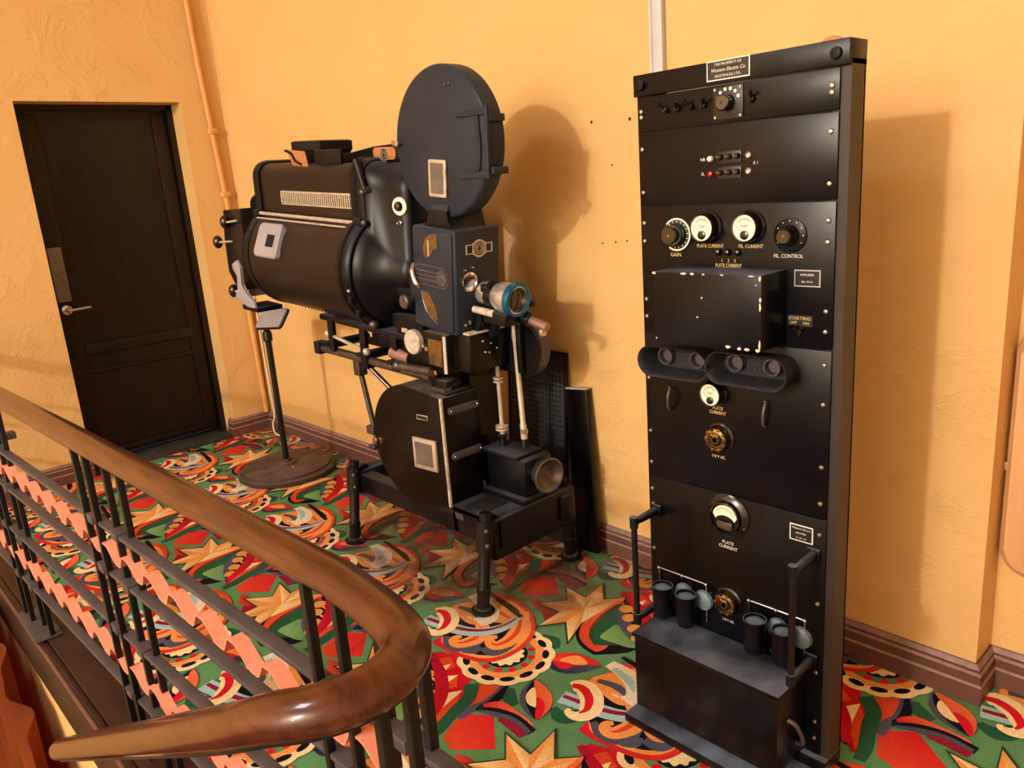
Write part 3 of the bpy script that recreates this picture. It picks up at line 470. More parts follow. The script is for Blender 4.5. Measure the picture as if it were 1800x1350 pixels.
('orange',None,[[-2077,1460],[-2060,1452],[-2043,1451],[-2024,1452],[-2005,1454],[-1985,1456],[-1964,1459],[-1943,1463],[-1925,1468],[-1909,1474],[-1894,1480],[-1882,1488],[-1871,1496],[-1862,1505],[-1855,1515],[-1849,1526],[-1844,1538],[-1841,1551],[-1838,1565],[-1837,1580],[-1836,1594],[-1836,1608],[-1837,1622],[-1839,1636],[-1842,1649],[-1846,1663],[-1851,1676],[-1857,1689],[-1864,1701],[-1871,1712],[-1878,1722],[-1886,1731],[-1895,1740],[-1905,1748],[-1916,1757],[-1927,1765],[-1938,1772],[-1951,1780],[-1963,1786],[-1977,1793],[-1990,1798],[-2005,1803],[-2021,1807],[-2036,1811],[-2051,1813],[-2066,1815],[-2080,1817],[-2093,1817],[-2106,1814],[-2120,1809],[-2133,1801],[-2145,1791],[-2157,1779],[-2169,1764],[-2180,1745],[-2190,1726],[-2198,1709],[-2206,1694],[-2212,1681],[-2215,1667],[-2212,1649],[-2200,1626],[-2181,1599],[-2160,1572],[-2141,1546],[-2125,1522],[-2109,1497],[-2094,1475]]),
('black',None,[[-2085,1474],[-2069,1469],[-2052,1467],[-2035,1468],[-2017,1469],[-1997,1471],[-1974,1473],[-1953,1477],[-1934,1482],[-1919,1487],[-1906,1493],[-1894,1501],[-1884,1509],[-1876,1517],[-1870,1527],[-1865,1537],[-1862,1548],[-1859,1560],[-1857,1572],[-1857,1586],[-1857,1599],[-1858,1613],[-1859,1628],[-1861,1642],[-1865,1656],[-1869,1669],[-1875,1682],[-1881,1693],[-1886,1704],[-1892,1713],[-1897,1720],[-1903,1727],[-1909,1733],[-1918,1740],[-1927,1747],[-1938,1753],[-1948,1760],[-1960,1766],[-1972,1771],[-1984,1776],[-1997,1781],[-2011,1785],[-2025,1789],[-2039,1792],[-2053,1794],[-2067,1796],[-2081,1797],[-2095,1797],[-2108,1795],[-2120,1789],[-2131,1781],[-2141,1771],[-2151,1760],[-2160,1746],[-2169,1730],[-2177,1713],[-2184,1696],[-2190,1679],[-2196,1662],[-2200,1644],[-2198,1625],[-2190,1604],[-2178,1582],[-2163,1560],[-2148,1540],[-2133,1521],[-2117,1502],[-2101,1486]]),
('orange','tan',[[-2228,1636],[-2231,1652],[-2225,1671],[-2214,1692],[-2202,1712],[-2188,1732],[-2171,1754],[-2152,1772],[-2134,1785],[-2117,1790],[-2099,1789],[-2082,1785],[-2065,1782],[-2048,1779],[-2031,1776],[-2015,1771],[-1999,1766],[-1983,1759],[-1967,1752],[-1952,1744],[-1940,1735],[-1930,1726],[-1922,1716],[-1917,1707],[-1917,1700],[-1923,1697],[-1935,1696],[-1949,1696],[-1964,1693],[-1979,1688],[-1996,1681],[-2013,1672],[-2028,1662],[-2039,1649],[-2048,1634],[-2056,1619],[-2067,1608],[-2079,1602],[-2093,1600],[-2108,1600],[-2127,1603],[-2152,1607],[-2182,1614],[-2210,1624]]),
('slate',None,[[-2211,1662],[-2198,1666],[-2179,1673],[-2156,1679],[-2132,1681],[-2109,1673],[-2087,1662],[-2068,1651],[-2056,1642],[-2060,1633],[-2074,1637],[-2095,1644],[-2117,1649],[-2135,1651],[-2152,1652],[-2173,1649],[-2192,1645],[-2206,1642]]),
('orred',None,[[-2153,1727],[-2139,1729],[-2118,1733],[-2094,1736],[-2072,1739],[-2050,1737],[-2028,1734],[-2009,1731],[-1995,1728],[-1996,1718],[-2010,1718],[-2029,1719],[-2051,1719],[-2072,1719],[-2093,1719],[-2116,1718],[-2137,1717],[-2152,1717]]),
('slate',None,[[-2083,1501],[-2075,1497],[-2064,1492],[-2053,1488],[-2044,1486],[-2034,1486],[-2023,1486],[-2013,1488],[-2006,1490],[-2000,1495],[-1994,1501],[-1988,1507],[-1984,1513],[-1982,1522],[-1982,1536],[-1983,1551],[-1986,1564],[-1989,1575],[-1993,1584],[-1997,1593],[-2001,1599],[-1984,1610],[-1979,1605],[-1972,1597],[-1965,1586],[-1959,1573],[-1954,1558],[-1949,1541],[-1946,1522],[-1946,1504],[-1952,1486],[-1961,1471],[-1974,1460],[-1989,1451],[-2005,1447],[-2022,1445],[-2038,1447],[-2053,1451],[-2067,1459],[-2079,1469],[-2089,1478],[-2094,1484]]),
('slate',None,[[-1927,1544],[-1918,1545],[-1907,1546],[-1897,1548],[-1893,1550],[-1893,1553],[-1890,1556],[-1886,1563],[-1883,1572],[-1880,1582],[-1878,1595],[-1878,1608],[-1879,1623],[-1884,1640],[-1892,1659],[-1900,1678],[-1904,1691],[-1891,1698],[-1884,1686],[-1873,1668],[-1862,1649],[-1854,1630],[-1849,1613],[-1846,1596],[-1845,1580],[-1846,1565],[-1848,1551],[-1852,1537],[-1860,1524],[-1874,1514],[-1891,1510],[-1907,1511],[-1920,1513],[-1928,1514]]),
('slate',None,[[-1975,1477],[-1971,1485],[-1965,1494],[-1959,1502],[-1958,1507],[-1956,1509],[-1954,1514],[-1952,1522],[-1951,1527],[-1931,1530],[-1928,1525],[-1924,1517],[-1921,1505],[-1922,1490],[-1933,1479],[-1944,1472],[-1955,1466],[-1962,1463]]),
('orange',None,[[-1972,1802],[-1957,1789],[-1935,1770],[-1912,1749],[-1892,1729],[-1878,1712],[-1869,1695],[-1864,1680],[-1860,1665],[-1857,1651],[-1855,1635],[-1855,1621],[-1856,1607],[-1859,1593],[-1864,1579],[-1870,1565],[-1882,1551],[-1898,1543],[-1913,1542],[-1926,1544],[-1938,1548],[-1949,1555],[-1957,1564],[-1963,1574],[-1967,1586],[-1963,1600],[-1957,1608],[-1950,1613],[-1946,1616],[-1931,1603],[-1933,1598],[-1936,1593],[-1937,1588],[-1936,1590],[-1935,1591],[-1931,1589],[-1927,1587],[-1924,1587],[-1921,1587],[-1916,1589],[-1914,1590],[-1917,1589],[-1919,1590],[-1919,1595],[-1919,1603],[-1919,1611],[-1920,1619],[-1922,1627],[-1924,1636],[-1928,1645],[-1932,1656],[-1936,1665],[-1940,1675],[-1946,1688],[-1959,1707],[-1978,1730],[-1996,1751],[-2008,1767]]),
('orred',None,[[-1952,1748],[-1943,1737],[-1929,1723],[-1914,1705],[-1903,1688],[-1894,1671],[-1889,1653],[-1885,1636],[-1884,1620],[-1885,1605],[-1888,1591],[-1893,1580],[-1899,1571],[-1907,1566],[-1916,1565],[-1923,1567],[-1927,1568],[-1927,1574],[-1922,1574],[-1916,1575],[-1911,1576],[-1909,1579],[-1906,1585],[-1904,1596],[-1902,1607],[-1902,1619],[-1904,1633],[-1907,1648],[-1912,1664],[-1918,1680],[-1927,1696],[-1940,1714],[-1952,1730],[-1960,1741]]),
('orange',None,[[-2046,1647],[-2036,1646],[-2021,1642],[-2003,1635],[-1985,1624],[-1971,1609],[-1962,1592],[-1958,1575],[-1956,1559],[-1956,1542],[-1960,1527],[-1965,1516],[-1969,1506],[-1974,1497],[-1981,1487],[-1989,1477],[-2001,1468],[-2015,1464],[-2028,1464],[-2040,1467],[-2050,1472],[-2059,1479],[-2065,1488],[-2068,1498],[-2068,1510],[-2062,1520],[-2055,1526],[-2048,1529],[-2044,1531],[-2033,1520],[-2035,1516],[-2039,1510],[-2041,1506],[-2039,1506],[-2037,1509],[-2035,1508],[-2033,1508],[-2032,1509],[-2031,1510],[-2027,1511],[-2025,1512],[-2027,1512],[-2029,1513],[-2028,1516],[-2026,1521],[-2024,1528],[-2022,1536],[-2020,1543],[-2020,1548],[-2021,1552],[-2023,1559],[-2027,1568],[-2029,1576],[-2030,1582],[-2034,1588],[-2043,1596],[-2055,1604],[-2063,1611]]),
('orred',None,[[-2028,1618],[-2019,1609],[-2007,1594],[-1995,1578],[-1987,1562],[-1986,1546],[-1989,1532],[-1993,1519],[-1998,1509],[-2004,1501],[-2010,1495],[-2016,1491],[-2020,1489],[-2024,1493],[-2021,1497],[-2018,1502],[-2014,1508],[-2012,1515],[-2009,1525],[-2006,1536],[-2004,1547],[-2006,1556],[-2010,1570],[-2020,1586],[-2029,1601],[-2036,1612]]),
('ltblue',None,[[-2249,1543],[-2237,1546],[-2220,1550],[-2200,1555],[-2180,1560],[-2160,1564],[-2139,1567],[-2120,1570],[-2103,1574],[-2088,1578],[-2075,1582],[-2063,1587],[-2051,1593],[-2039,1601],[-2028,1609],[-2018,1618],[-2010,1628],[-2003,1640],[-1997,1654],[-1991,1669],[-1987,1683],[-1985,1698],[-1986,1715],[-1988,1731],[-1989,1743],[-1960,1749],[-1956,1738],[-1950,1721],[-1946,1701],[-1944,1680],[-1945,1659],[-1949,1638],[-1957,1618],[-1966,1600],[-1979,1583],[-1993,1569],[-2007,1557],[-2022,1546],[-2038,1537],[-2054,1530],[-2070,1523],[-2088,1518],[-2108,1512],[-2129,1508],[-2149,1505],[-2167,1501],[-2186,1497],[-2205,1492],[-2222,1487],[-2234,1484]]),
('dkred',None,[[-2241,1528],[-2230,1531],[-2215,1534],[-2197,1538],[-2179,1542],[-2161,1546],[-2141,1551],[-2122,1556],[-2105,1560],[-2089,1566],[-2075,1571],[-2062,1577],[-2050,1584],[-2037,1593],[-2024,1603],[-2013,1614],[-2003,1626],[-1995,1640],[-1989,1658],[-1983,1675],[-1980,1691],[-1978,1705],[-1978,1719],[-1979,1731],[-1979,1740],[-1971,1740],[-1970,1732],[-1969,1720],[-1968,1705],[-1969,1689],[-1972,1673],[-1977,1654],[-1983,1635],[-1991,1618],[-2002,1604],[-2014,1591],[-2027,1580],[-2040,1569],[-2054,1561],[-2068,1554],[-2083,1548],[-2099,1542],[-2117,1537],[-2137,1532],[-2157,1528],[-2175,1524],[-2193,1521],[-2211,1518],[-2227,1515],[-2238,1514]]),
('cream',None,[[-2270,1585],[-2269,1591],[-2264,1602],[-2253,1618],[-2230,1630],[-2206,1631],[-2187,1626],[-2168,1618],[-2150,1607],[-2134,1594],[-2121,1579],[-2109,1564],[-2101,1547],[-2096,1529],[-2096,1512],[-2099,1497],[-2104,1484],[-2113,1472],[-2123,1463],[-2133,1458],[-2144,1455],[-2155,1454],[-2166,1456],[-2175,1459],[-2183,1463],[-2189,1471],[-2191,1479],[-2190,1484],[-2189,1487],[-2178,1490],[-2175,1487],[-2173,1484],[-2171,1483],[-2171,1485],[-2169,1486],[-2164,1487],[-2159,1489],[-2156,1491],[-2155,1494],[-2153,1497],[-2153,1500],[-2155,1501],[-2157,1504],[-2159,1508],[-2161,1512],[-2165,1515],[-2171,1521],[-2178,1531],[-2186,1540],[-2194,1546],[-2202,1551],[-2213,1556],[-2221,1560],[-2221,1563],[-2215,1567],[-2216,1568],[-2222,1563],[-2228,1558]]),
('red',None,[[-2258,1588],[-2253,1591],[-2245,1596],[-2233,1601],[-2219,1603],[-2204,1600],[-2189,1594],[-2175,1586],[-2162,1577],[-2151,1565],[-2142,1552],[-2136,1539],[-2132,1526],[-2133,1513],[-2137,1503],[-2141,1495],[-2145,1491],[-2150,1492],[-2150,1498],[-2149,1506],[-2149,1514],[-2152,1521],[-2157,1528],[-2164,1538],[-2172,1548],[-2180,1556],[-2190,1562],[-2201,1568],[-2213,1572],[-2222,1575],[-2228,1576],[-2236,1574],[-2244,1571],[-2250,1569]]),
('white',None,[[-2943,1765],[-2930,1767],[-2910,1768],[-2888,1768],[-2866,1767],[-2845,1765],[-2824,1761],[-2804,1753],[-2784,1743],[-2767,1730],[-2752,1715],[-2739,1698],[-2729,1678],[-2729,1654],[-2736,1634],[-2745,1620],[-2756,1609],[-2769,1599],[-2784,1592],[-2799,1588],[-2817,1588],[-2833,1601],[-2837,1614],[-2838,1624],[-2837,1630],[-2819,1637],[-2814,1632],[-2809,1625],[-2805,1622],[-2810,1627],[-2813,1630],[-2809,1635],[-2804,1642],[-2802,1647],[-2802,1652],[-2802,1657],[-2804,1658],[-2806,1656],[-2807,1659],[-2811,1666],[-2818,1675],[-2826,1682],[-2835,1689],[-2848,1695],[-2863,1702],[-2878,1708],[-2895,1714],[-2914,1718],[-2933,1722],[-2946,1725]]),
('ltblue',None,[[-2916,1744],[-2901,1742],[-2879,1740],[-2856,1736],[-2834,1730],[-2817,1718],[-2804,1704],[-2794,1692],[-2787,1682],[-2793,1675],[-2803,1680],[-2817,1689],[-2831,1697],[-2846,1702],[-2863,1709],[-2884,1715],[-2905,1720],[-2919,1724]]),
('black',None,[[-2934,1809],[-2912,1808],[-2880,1806],[-2844,1802],[-2808,1798],[-2772,1791],[-2732,1781],[-2696,1772],[-2671,1766],[-2676,1747],[-2701,1752],[-2737,1759],[-2776,1767],[-2813,1774],[-2847,1780],[-2882,1786],[-2914,1791],[-2936,1795]]),
('dgreen2',None,[[-2001,2035],[-1876,2021],[-1894,2150],[-1808,2055],[-1747,2123],[-1760,1863],[-1713,1734],[-1812,1831],[-1879,1738],[-1884,1870],[-1993,1863],[-1917,1956]]),
('tan','orange',[[-1821,1952],[-1909,1955],[-1986,2028]]),
('cream','tan',[[-1821,1952],[-1986,2028],[-1871,2015]]),
('tan','orange',[[-1821,1952],[-1871,2015],[-1888,2133]]),
('cream','tan',[[-1821,1952],[-1888,2133],[-1809,2047]]),
('tan','orange',[[-1821,1952],[-1809,2047],[-1753,2109]]),
('cream','tan',[[-1821,1952],[-1753,2109],[-1764,1870]]),
('tan','orange',[[-1821,1952],[-1764,1870],[-1721,1751]]),
('cream','tan',[[-1821,1952],[-1721,1751],[-1813,1841]]),
('tan','orange',[[-1821,1952],[-1813,1841],[-1874,1755]]),
('cream','tan',[[-1821,1952],[-1874,1755],[-1879,1877]]),
('tan','orange',[[-1821,1952],[-1879,1877],[-1979,1870]]),
('cream','tan',[[-1821,1952],[-1979,1870],[-1909,1955]]),
('orred','salmon',[[-1758,2105],[-1759,2085],[-1760,2053],[-1759,2018],[-1759,1986],[-1760,1957],[-1762,1929],[-1762,1902],[-1760,1879],[-1755,1861],[-1747,1847],[-1738,1835],[-1729,1825],[-1720,1815],[-1711,1807],[-1702,1800],[-1691,1794],[-1679,1789],[-1666,1784],[-1653,1781],[-1643,1779],[-1635,1779],[-1629,1781],[-1625,1784],[-1627,1788],[-1637,1794],[-1652,1802],[-1670,1811],[-1684,1820],[-1695,1830],[-1703,1841],[-1711,1853],[-1718,1866],[-1725,1881],[-1731,1898],[-1736,1916],[-1740,1934],[-1743,1954],[-1745,1974],[-1746,1995],[-1746,2015],[-1745,2034],[-1743,2053],[-1741,2070],[-1741,2083],[-1744,2096],[-1749,2106],[-1754,2111]])]
LA, LB = (.708, 0.0), (.26, .75)
def clip(poly, axis, lim, keep):
    o = []
    for i in range(len(poly)):
        p, q = poly[i], poly[(i+1) % len(poly)]
        ip = (p[axis]-lim)*keep >= 0; iq = (q[axis]-lim)*keep >= 0
        if ip: o.append(p)
        if ip != iq:
            t = (lim-p[axis])/(q[axis]-p[axis])
            o.append(tuple(p[k]+(q[k]-p[k])*t for k in range(len(p))))
    return o
RECTS = [(-5.19, 1.6, .595, 2.44), (-.66, 1.6, -.9, .595)]
verts = []; faces = []; cols = []
def add_poly(pl, z):
    if len(pl) < 3: return
    b0 = len(verts)
    for p in pl:
        verts.append((p[0], p[1], z)); cols.append((*p[2:5], 1))
    faces.append(tuple(range(b0, b0+len(pl))))
for r in RECTS:
    g = srgb(CC['green'])
    add_poly([(r[0], r[2], *g), (r[1], r[2], *g), (r[1], r[3], *g), (r[0], r[3], *g)], 0)
TRI = []
for li, (c0, c1, pts) in enumerate(CARPET):
    pts = [(x/1000, y/1000) for x, y in pts]
    tess = tessellate_polygon([[Vector((x, y, 0)) for x, y in pts]])
    ys = [p[1]+.4*p[0] for p in pts]; lo, hi = min(ys), max(ys)
    a = srgb(CC[c0]); b = srgb(CC[c1 or c0])
    def colr(p):
        t = (p[1]+.4*p[0]-lo)/max(hi-lo, 1e-6)
        return tuple(a[k]+(b[k]-a[k])*t for k in range(3))
    TRI.append([[(pts[i][0], pts[i][1], *colr(pts[i])) for i in t] for t in tess])
for i in range(-7, 8):
    for j in range(-5, 5):
        ox = LA[0]*i+LB[0]*j; oy = LA[1]*i+LB[1]*j
        if not (-3.6 < ox < 3.2 and -2.9 < oy < 1.8): continue
        for li, tris in enumerate(TRI):
            z = .0003+.00006*li
            for t in tris:
                t = [(p[0]+ox, p[1]+oy, *p[2:]) for p in t]
                for r in RECTS:
                    if max(p[0] for p in t) < r[0] or min(p[0] for p in t) > r[1] or max(p[1] for p in t) < r[2] or min(p[1] for p in t) > r[3]: continue
                    q = t
                    for ax, lim, k in ((0, r[0], 1), (0, r[1], -1), (1, r[2], 1), (1, r[3], -1)):
                        if q: q = clip(q, ax, lim, k)
                    if q: add_poly(q, z)
me = bpy.data.meshes.new('carpet')
me.from_pydata(verts, [], faces)
ca = me.color_attributes.new('dye', 'FLOAT_COLOR', 'POINT')
for k, c in enumerate(cols): ca.data[k].color = c
for p in me.polygons: p.use_smooth = False
carpet = bpy.data.objects.new('carpet', me); COL.objects.link(carpet)
place(carpet, (0, 0, 0), floor)
carpet['label'] = 'red, green and orange floral carpet with stars and scrolls'
m = mat('carpet_wool', (90, 90, 90), .95, spec=.1); me.materials.append(m)
nt = m.node_tree; b = nt.nodes['Principled BSDF']
at = nt.nodes.new('ShaderNodeVertexColor'); at.layer_name = 'dye'
tc = nt.nodes.new('ShaderNodeTexCoord')
n1 = nt.nodes.new('ShaderNodeTexNoise'); n1.inputs['Scale'].default_value = 260; n1.inputs['Detail'].default_value = 3
n2 = nt.nodes.new('ShaderNodeTexNoise'); n2.inputs['Scale'].default_value = 7; n2.inputs['Detail'].default_value = 8
nt.links.new(tc.outputs['Object'], n1.inputs['Vector']); nt.links.new(tc.outputs['Object'], n2.inputs['Vector'])
hs = nt.nodes.new('ShaderNodeMapRange'); hs.inputs['From Min'].default_value = .3; hs.inputs['From Max'].default_value = .7
hs.inputs['To Min'].default_value = .82; hs.inputs['To Max'].default_value = 1.30
nt.links.new(n1.outputs['Fac'], hs.inputs['Value'])
mv = nt.nodes.new('ShaderNodeVectorMath'); mv.operation = 'SCALE'
nt.links.new(at.outputs['Color'], mv.inputs[0]); nt.links.new(hs.outputs[0], mv.inputs['Scale'])
# grime: uncleaned pile round the machine and along the skirting
sep = nt.nodes.new('ShaderNodeSeparateXYZ'); nt.links.new(tc.outputs['Object'], sep.inputs[0])
def mth(op, a, bb):
    q = nt.nodes.new('ShaderNodeMath'); q.operation = op
    for i, v in enumerate((a, bb)):
        if isinstance(v, (int, float)): q.inputs[i].default_value = v
        else: nt.links.new(v, q.inputs[i])
    return q.outputs[0]
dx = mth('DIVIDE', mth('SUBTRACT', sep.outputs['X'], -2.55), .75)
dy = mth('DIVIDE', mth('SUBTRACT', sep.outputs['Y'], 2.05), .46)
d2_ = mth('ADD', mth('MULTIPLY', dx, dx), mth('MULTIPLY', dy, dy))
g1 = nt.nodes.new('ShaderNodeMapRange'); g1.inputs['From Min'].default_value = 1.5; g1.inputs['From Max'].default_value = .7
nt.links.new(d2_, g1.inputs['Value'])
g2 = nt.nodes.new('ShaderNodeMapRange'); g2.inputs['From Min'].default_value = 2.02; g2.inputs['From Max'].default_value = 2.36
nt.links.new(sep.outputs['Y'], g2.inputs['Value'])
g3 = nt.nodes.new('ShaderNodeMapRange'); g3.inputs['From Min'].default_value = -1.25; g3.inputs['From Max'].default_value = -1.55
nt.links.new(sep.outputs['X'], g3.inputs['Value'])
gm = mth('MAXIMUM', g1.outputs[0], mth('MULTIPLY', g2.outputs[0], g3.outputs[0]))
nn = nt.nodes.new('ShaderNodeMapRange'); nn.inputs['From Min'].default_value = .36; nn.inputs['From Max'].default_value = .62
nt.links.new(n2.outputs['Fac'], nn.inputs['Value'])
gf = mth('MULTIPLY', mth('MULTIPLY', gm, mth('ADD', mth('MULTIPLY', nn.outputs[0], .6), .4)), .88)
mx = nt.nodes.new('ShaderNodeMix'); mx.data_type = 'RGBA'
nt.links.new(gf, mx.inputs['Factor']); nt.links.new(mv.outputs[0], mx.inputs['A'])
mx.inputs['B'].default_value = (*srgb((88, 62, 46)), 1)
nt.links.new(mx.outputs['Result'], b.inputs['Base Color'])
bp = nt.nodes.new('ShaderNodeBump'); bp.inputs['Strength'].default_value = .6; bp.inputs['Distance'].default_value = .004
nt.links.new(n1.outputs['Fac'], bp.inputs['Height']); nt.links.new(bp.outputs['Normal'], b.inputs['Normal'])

# skirting boards: moulded profile swept along the walls
SK = [(0, 0), (.026, 0), (.026, .062), (.021, .066), (.021, .096), (.015, .101), (.015, .112), (.006, .124), (0, .124)]
def skirting(name, path, closed_ends=True):
    """path of (x,y) wall points; room lies to the right of travel"""
    bm = NB(); rings = []
    P = [Vector(p) for p in path]
    for i, p in enumerate(P):
        def nrm(a, b):
            d = (b-a).normalized(); return Vector((d.y, -d.x))
        if i == 0: n = nrm(P[0], P[1]); k = 1
        elif i == len(P)-1: n = nrm(P[-2], P[-1]); k = 1
        else:
            a = nrm(P[i-1], p); c = nrm(p, P[i+1]); n = (a+c).normalized(); k = 1/max(n.dot(a), .3)
        rings.append([Vector((p.x+n.x*d*k, p.y+n.y*d*k, h)) for d, h in SK])
    loft(bm, rings)
    sk = struct(obj(name, bm, 'skirting_paint', smooth=25), 'brown moulded skirting board')
    for ia, ib in ((2, 3), (4, 5), (6, 7)):  # thin pale strips painting the highlights along the moulding edges
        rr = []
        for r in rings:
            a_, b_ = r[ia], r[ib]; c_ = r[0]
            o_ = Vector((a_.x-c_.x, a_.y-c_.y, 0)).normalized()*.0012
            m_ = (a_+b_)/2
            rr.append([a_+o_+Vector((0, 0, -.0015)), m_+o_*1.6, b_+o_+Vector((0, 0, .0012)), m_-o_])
        obj('highlight_bead', loft(NB(), rr), 'skirting_highlight', sk, smooth=25)
    return sk
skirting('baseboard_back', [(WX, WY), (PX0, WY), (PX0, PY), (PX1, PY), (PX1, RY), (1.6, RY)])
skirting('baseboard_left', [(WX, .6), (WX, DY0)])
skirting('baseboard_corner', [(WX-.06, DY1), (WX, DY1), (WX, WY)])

# door, frame, threshold
door = struct(obj('door_1', prism(NB(), [(DY0+.02, .05), (DY1-.035, .05), (DY1-.035, DZ-.03), (DY0+.02, DZ-.03)], WX-.235, WX-.19,
              lambda u, v, w: Vector((w, u, v))), 'door_wood', smooth=0), 'dark stained wooden door with a lower panel rail')
dz = lambda a, b_, c, d, e, f: bx(NB(), a, b_, c, d, e, f, .006)
XF = WX-.19
obj('rail', dz(XF, XF+.018, DY0+.14, DY1-.06, .72, .79), 'door_wood', door)
obj('rail', dz(XF, XF+.012, DY0+.14, DY1-.06, .60, .625), 'door_wood', door)
obj('bottom_rail', dz(XF, XF+.010, DY0+.02, DY1-.05, .05, .10), 'door_wood', door)
obj('stile', dz(XF, XF+.014, DY1-.13, DY1-.04, .06, DZ-.05), 'door_wood', door)
obj('stile', dz(XF, XF+.014, DY0+.02, DY0+.14, .06, DZ-.05), 'door_wood', door)
obj('push_plate', dz(XF+.014, XF+.018, DY0+.045, DY0+.125, 1.07, 1.40), 'brushed_steel', door, label='brushed steel push plate')
hd = obj('handle', lathe(NB(), (XF+.014, DY0+.085, 1.02), (1, 0, 0), [(.03, 0), (.03, .008), (.014, .012), (.012, .045)], 20), 'chrome', door, label='chrome lever handle')
obj('lever', tube(NB(), [(XF+.055, DY0+.08, 1.02), (XF+.058, DY0+.12, 1.02), (XF+.056, DY0+.21, 1.022)], .009, 10), 'chrome', hd)
bm = NB()
bx(bm, WX-.26, WX-.15, DY1-.035, DY1+.001, 0, DZ); bx(bm, WX-.26, WX-.15, DY0-.001, DY0+.02, 0, DZ); bx(bm, WX-.26, WX-.15, DY0, DY1, DZ-.03, DZ+.001)
struct(obj('trim_1', bm, 'door_wood', smooth=0), 'dark wooden door frame')
struct(obj('trim_2', bx(NB(), WX-.26, WX-.005, DY0+.001, DY1-.001, -.01, .022, .004), 'threshold_stone'), 'dark stone door threshold')

# corner pipe, loose cable, conduit, wall panel, wall hole marks, cable
o = thing('corner_pipe', 'ochre-painted pipe running up the corner beside the door', 'pipe', (-5.175, 2.35, 0))
obj('pipe_run', tube(NB(), [(-5.178, 2.352, .125), (-5.176, 2.338, .9), (-5.176, 2.300, 1.72), (-5.176, 2.262, 2.42), (-5.176, 2.20, 4.7)], .018, 10), 'pipe_paint', o)
for z, y in ((1.62, 2.305), (2.02, 2.285)):
    obj('pipe_clip', bx(NB(), -5.199, -5.150, y-.026, y+.026, z, z+.035, .004), 'pipe_paint', o)
o = tag(obj('loose_cable', tube(NB(), catmull([(-5.14, 2.372, 1.02), (-5.13, 2.372, .6), (-5.10, 2.370, .14), (-5.06, 2.33, .06), (-4.98, 2.30, .012), (-4.86, 2.30, .010)]), .006, 8), 'cable_white'),
        'thin white cable dropping to the carpet in the corner', 'cable')
o = thing('wall_conduit', 'pale grey square conduit running up the back wall behind the rack', 'conduit', (-1.645, PY, 0))
obj('channel', bx(NB(), -1.690, -1.650, PY-.024, PY-.001, .13, 4.7, .003), 'conduit_paint', o)
obj('cover_lip', bx(NB(), -1.698, -1.688, PY-.029, PY-.001, .13, 4.7, .002), 'conduit_paint', o)
o = thing('wall_box', 'tan rounded panel box on the wall at the right edge', 'wall panel', (-.4, RY, .38))
rp = rrect(-.592, -.2, .385, 1.125, .075, 7)
obj('box_rim', prism(NB(), rp, -.028, -.001, XZ(RY), .006), 'tan_edge', o)
obj('box_cover', prism(NB(), rrect(-.578, -.214, .40, 1.11, .066, 7), -.045, -.027, XZ(RY), .008), 'tan_panel', o)
obj('catch', bx(NB(), -.600, -.586, RY-.03, RY-.004, .70, .725, .003), 'tan_edge', o)
for k, (x, z, r) in enumerate(((-2.05, 1.784, .006), (-1.868, 1.778, .007), (-1.958, 1.622, .004), (-2.02, 1.33, .004), (-1.955, 1.335, .004), (-1.90, 1.34, .004))):
    obj('screw_hole', lathe(NB(), (x, WY-.0006, z), (0, 1, 0), [(r, 0), (r*.5, .004)], 10), 'screw_hole', wall_back)
tag(obj('wall_rosette', lathe(NB(), (-1.085, PY-.001, 1.878), (0, -1, 0), [(.044, 0), (.043, .010), (.03, .016), (.015, .019), (0.001, .020)], 28), 'tan_edge'),
    'small round tan wall boss just above the rack top', 'wall boss')

# ------------------------------------------------------------------ stairwell edge, stairs
struct(obj('trim_3', bx(NB(), -5.2, -.70, .462, .596, -.05, .012, .004), 'curb_wood', smooth=30), 'dark wooden curb along the stairwell')
struct(obj('trim_4', bx(NB(), -5.2, -.70, .440, .4615, -.27, .004, .005), 'curb_wood', smooth=30), 'dark wooden fascia below the landing edge')
struct(obj('trim_5', bx(NB(), -5.2, -.70, .428, .4395, -.02, -.002, .003), 'skirting_paint', smooth=30), 'thin bead along the fascia')
struct(obj('wall_stairwell', bx(NB(), -5.2, -.70, .462, .62, -2.6, -.145), 'wall_plaster', smooth=0), 'ochre wall under the landing')
struct(obj('wall_stair_end', bx(NB(), -.70, -.62, -2.0, .455, -2.6, -.145), 'wall_plaster', smooth=0))
struct(obj('floor_lower', bx(NB(), -5.3, 1.75, -9.1, .62, -2.7, -2.6), 'stair_carpet', smooth=0))
st = struct(obj('stairs', bx(NB(), -.95, -.70, -1.0, .26, -.30, -.165, .008), 'stair_carpet', smooth=30), 'carpeted stairs going down')
for k in range(1, 12):
    obj('tread', bx(NB(), -.95-.27*k, -.70-.27*k, -1.0, .26, -.30-.165*k, -.165-.165*k, .008), 'stair_carpet', st)
# orange drape low in the stairwell
bm = NB(); rings = []
N = 110
top = []; bot = []
for k in range(N+1):
    t = k/N
    x = -5.2+2.45*t
    y = .345+.030*math.sin(t*47)+.012*math.sin(t*91+1)
    zt = -.135 if x < -4.0 else -.135-.473*(x+4.0)
    top.append(Vector((x, y, zt))); bot.append(Vector((x, y-.02*math.sin(t*30), -2.3)))
vt = [bm.verts.new(p) for p in top]; vm = [bm.verts.new(p) for p in bot]
for k in range(N): bm.faces.new((vt[k], vt[k+1], vm[k+1], vm[k]))
r = bmesh.ops.solidify(bm, geom=bm.faces[:], thickness=.012)
dr = thing('stair_drape', 'orange folded drape hanging low in the stairwell', 'drape', (-3.8, .345, -2.3))
obj('cloth', bm, 'drape_orange', dr, smooth=80)
obj('hem', tube(NB(), [(-5.18, .345, -2.31), (-2.76, .345, -2.31)], .010, 8), 'drape_orange', dr)

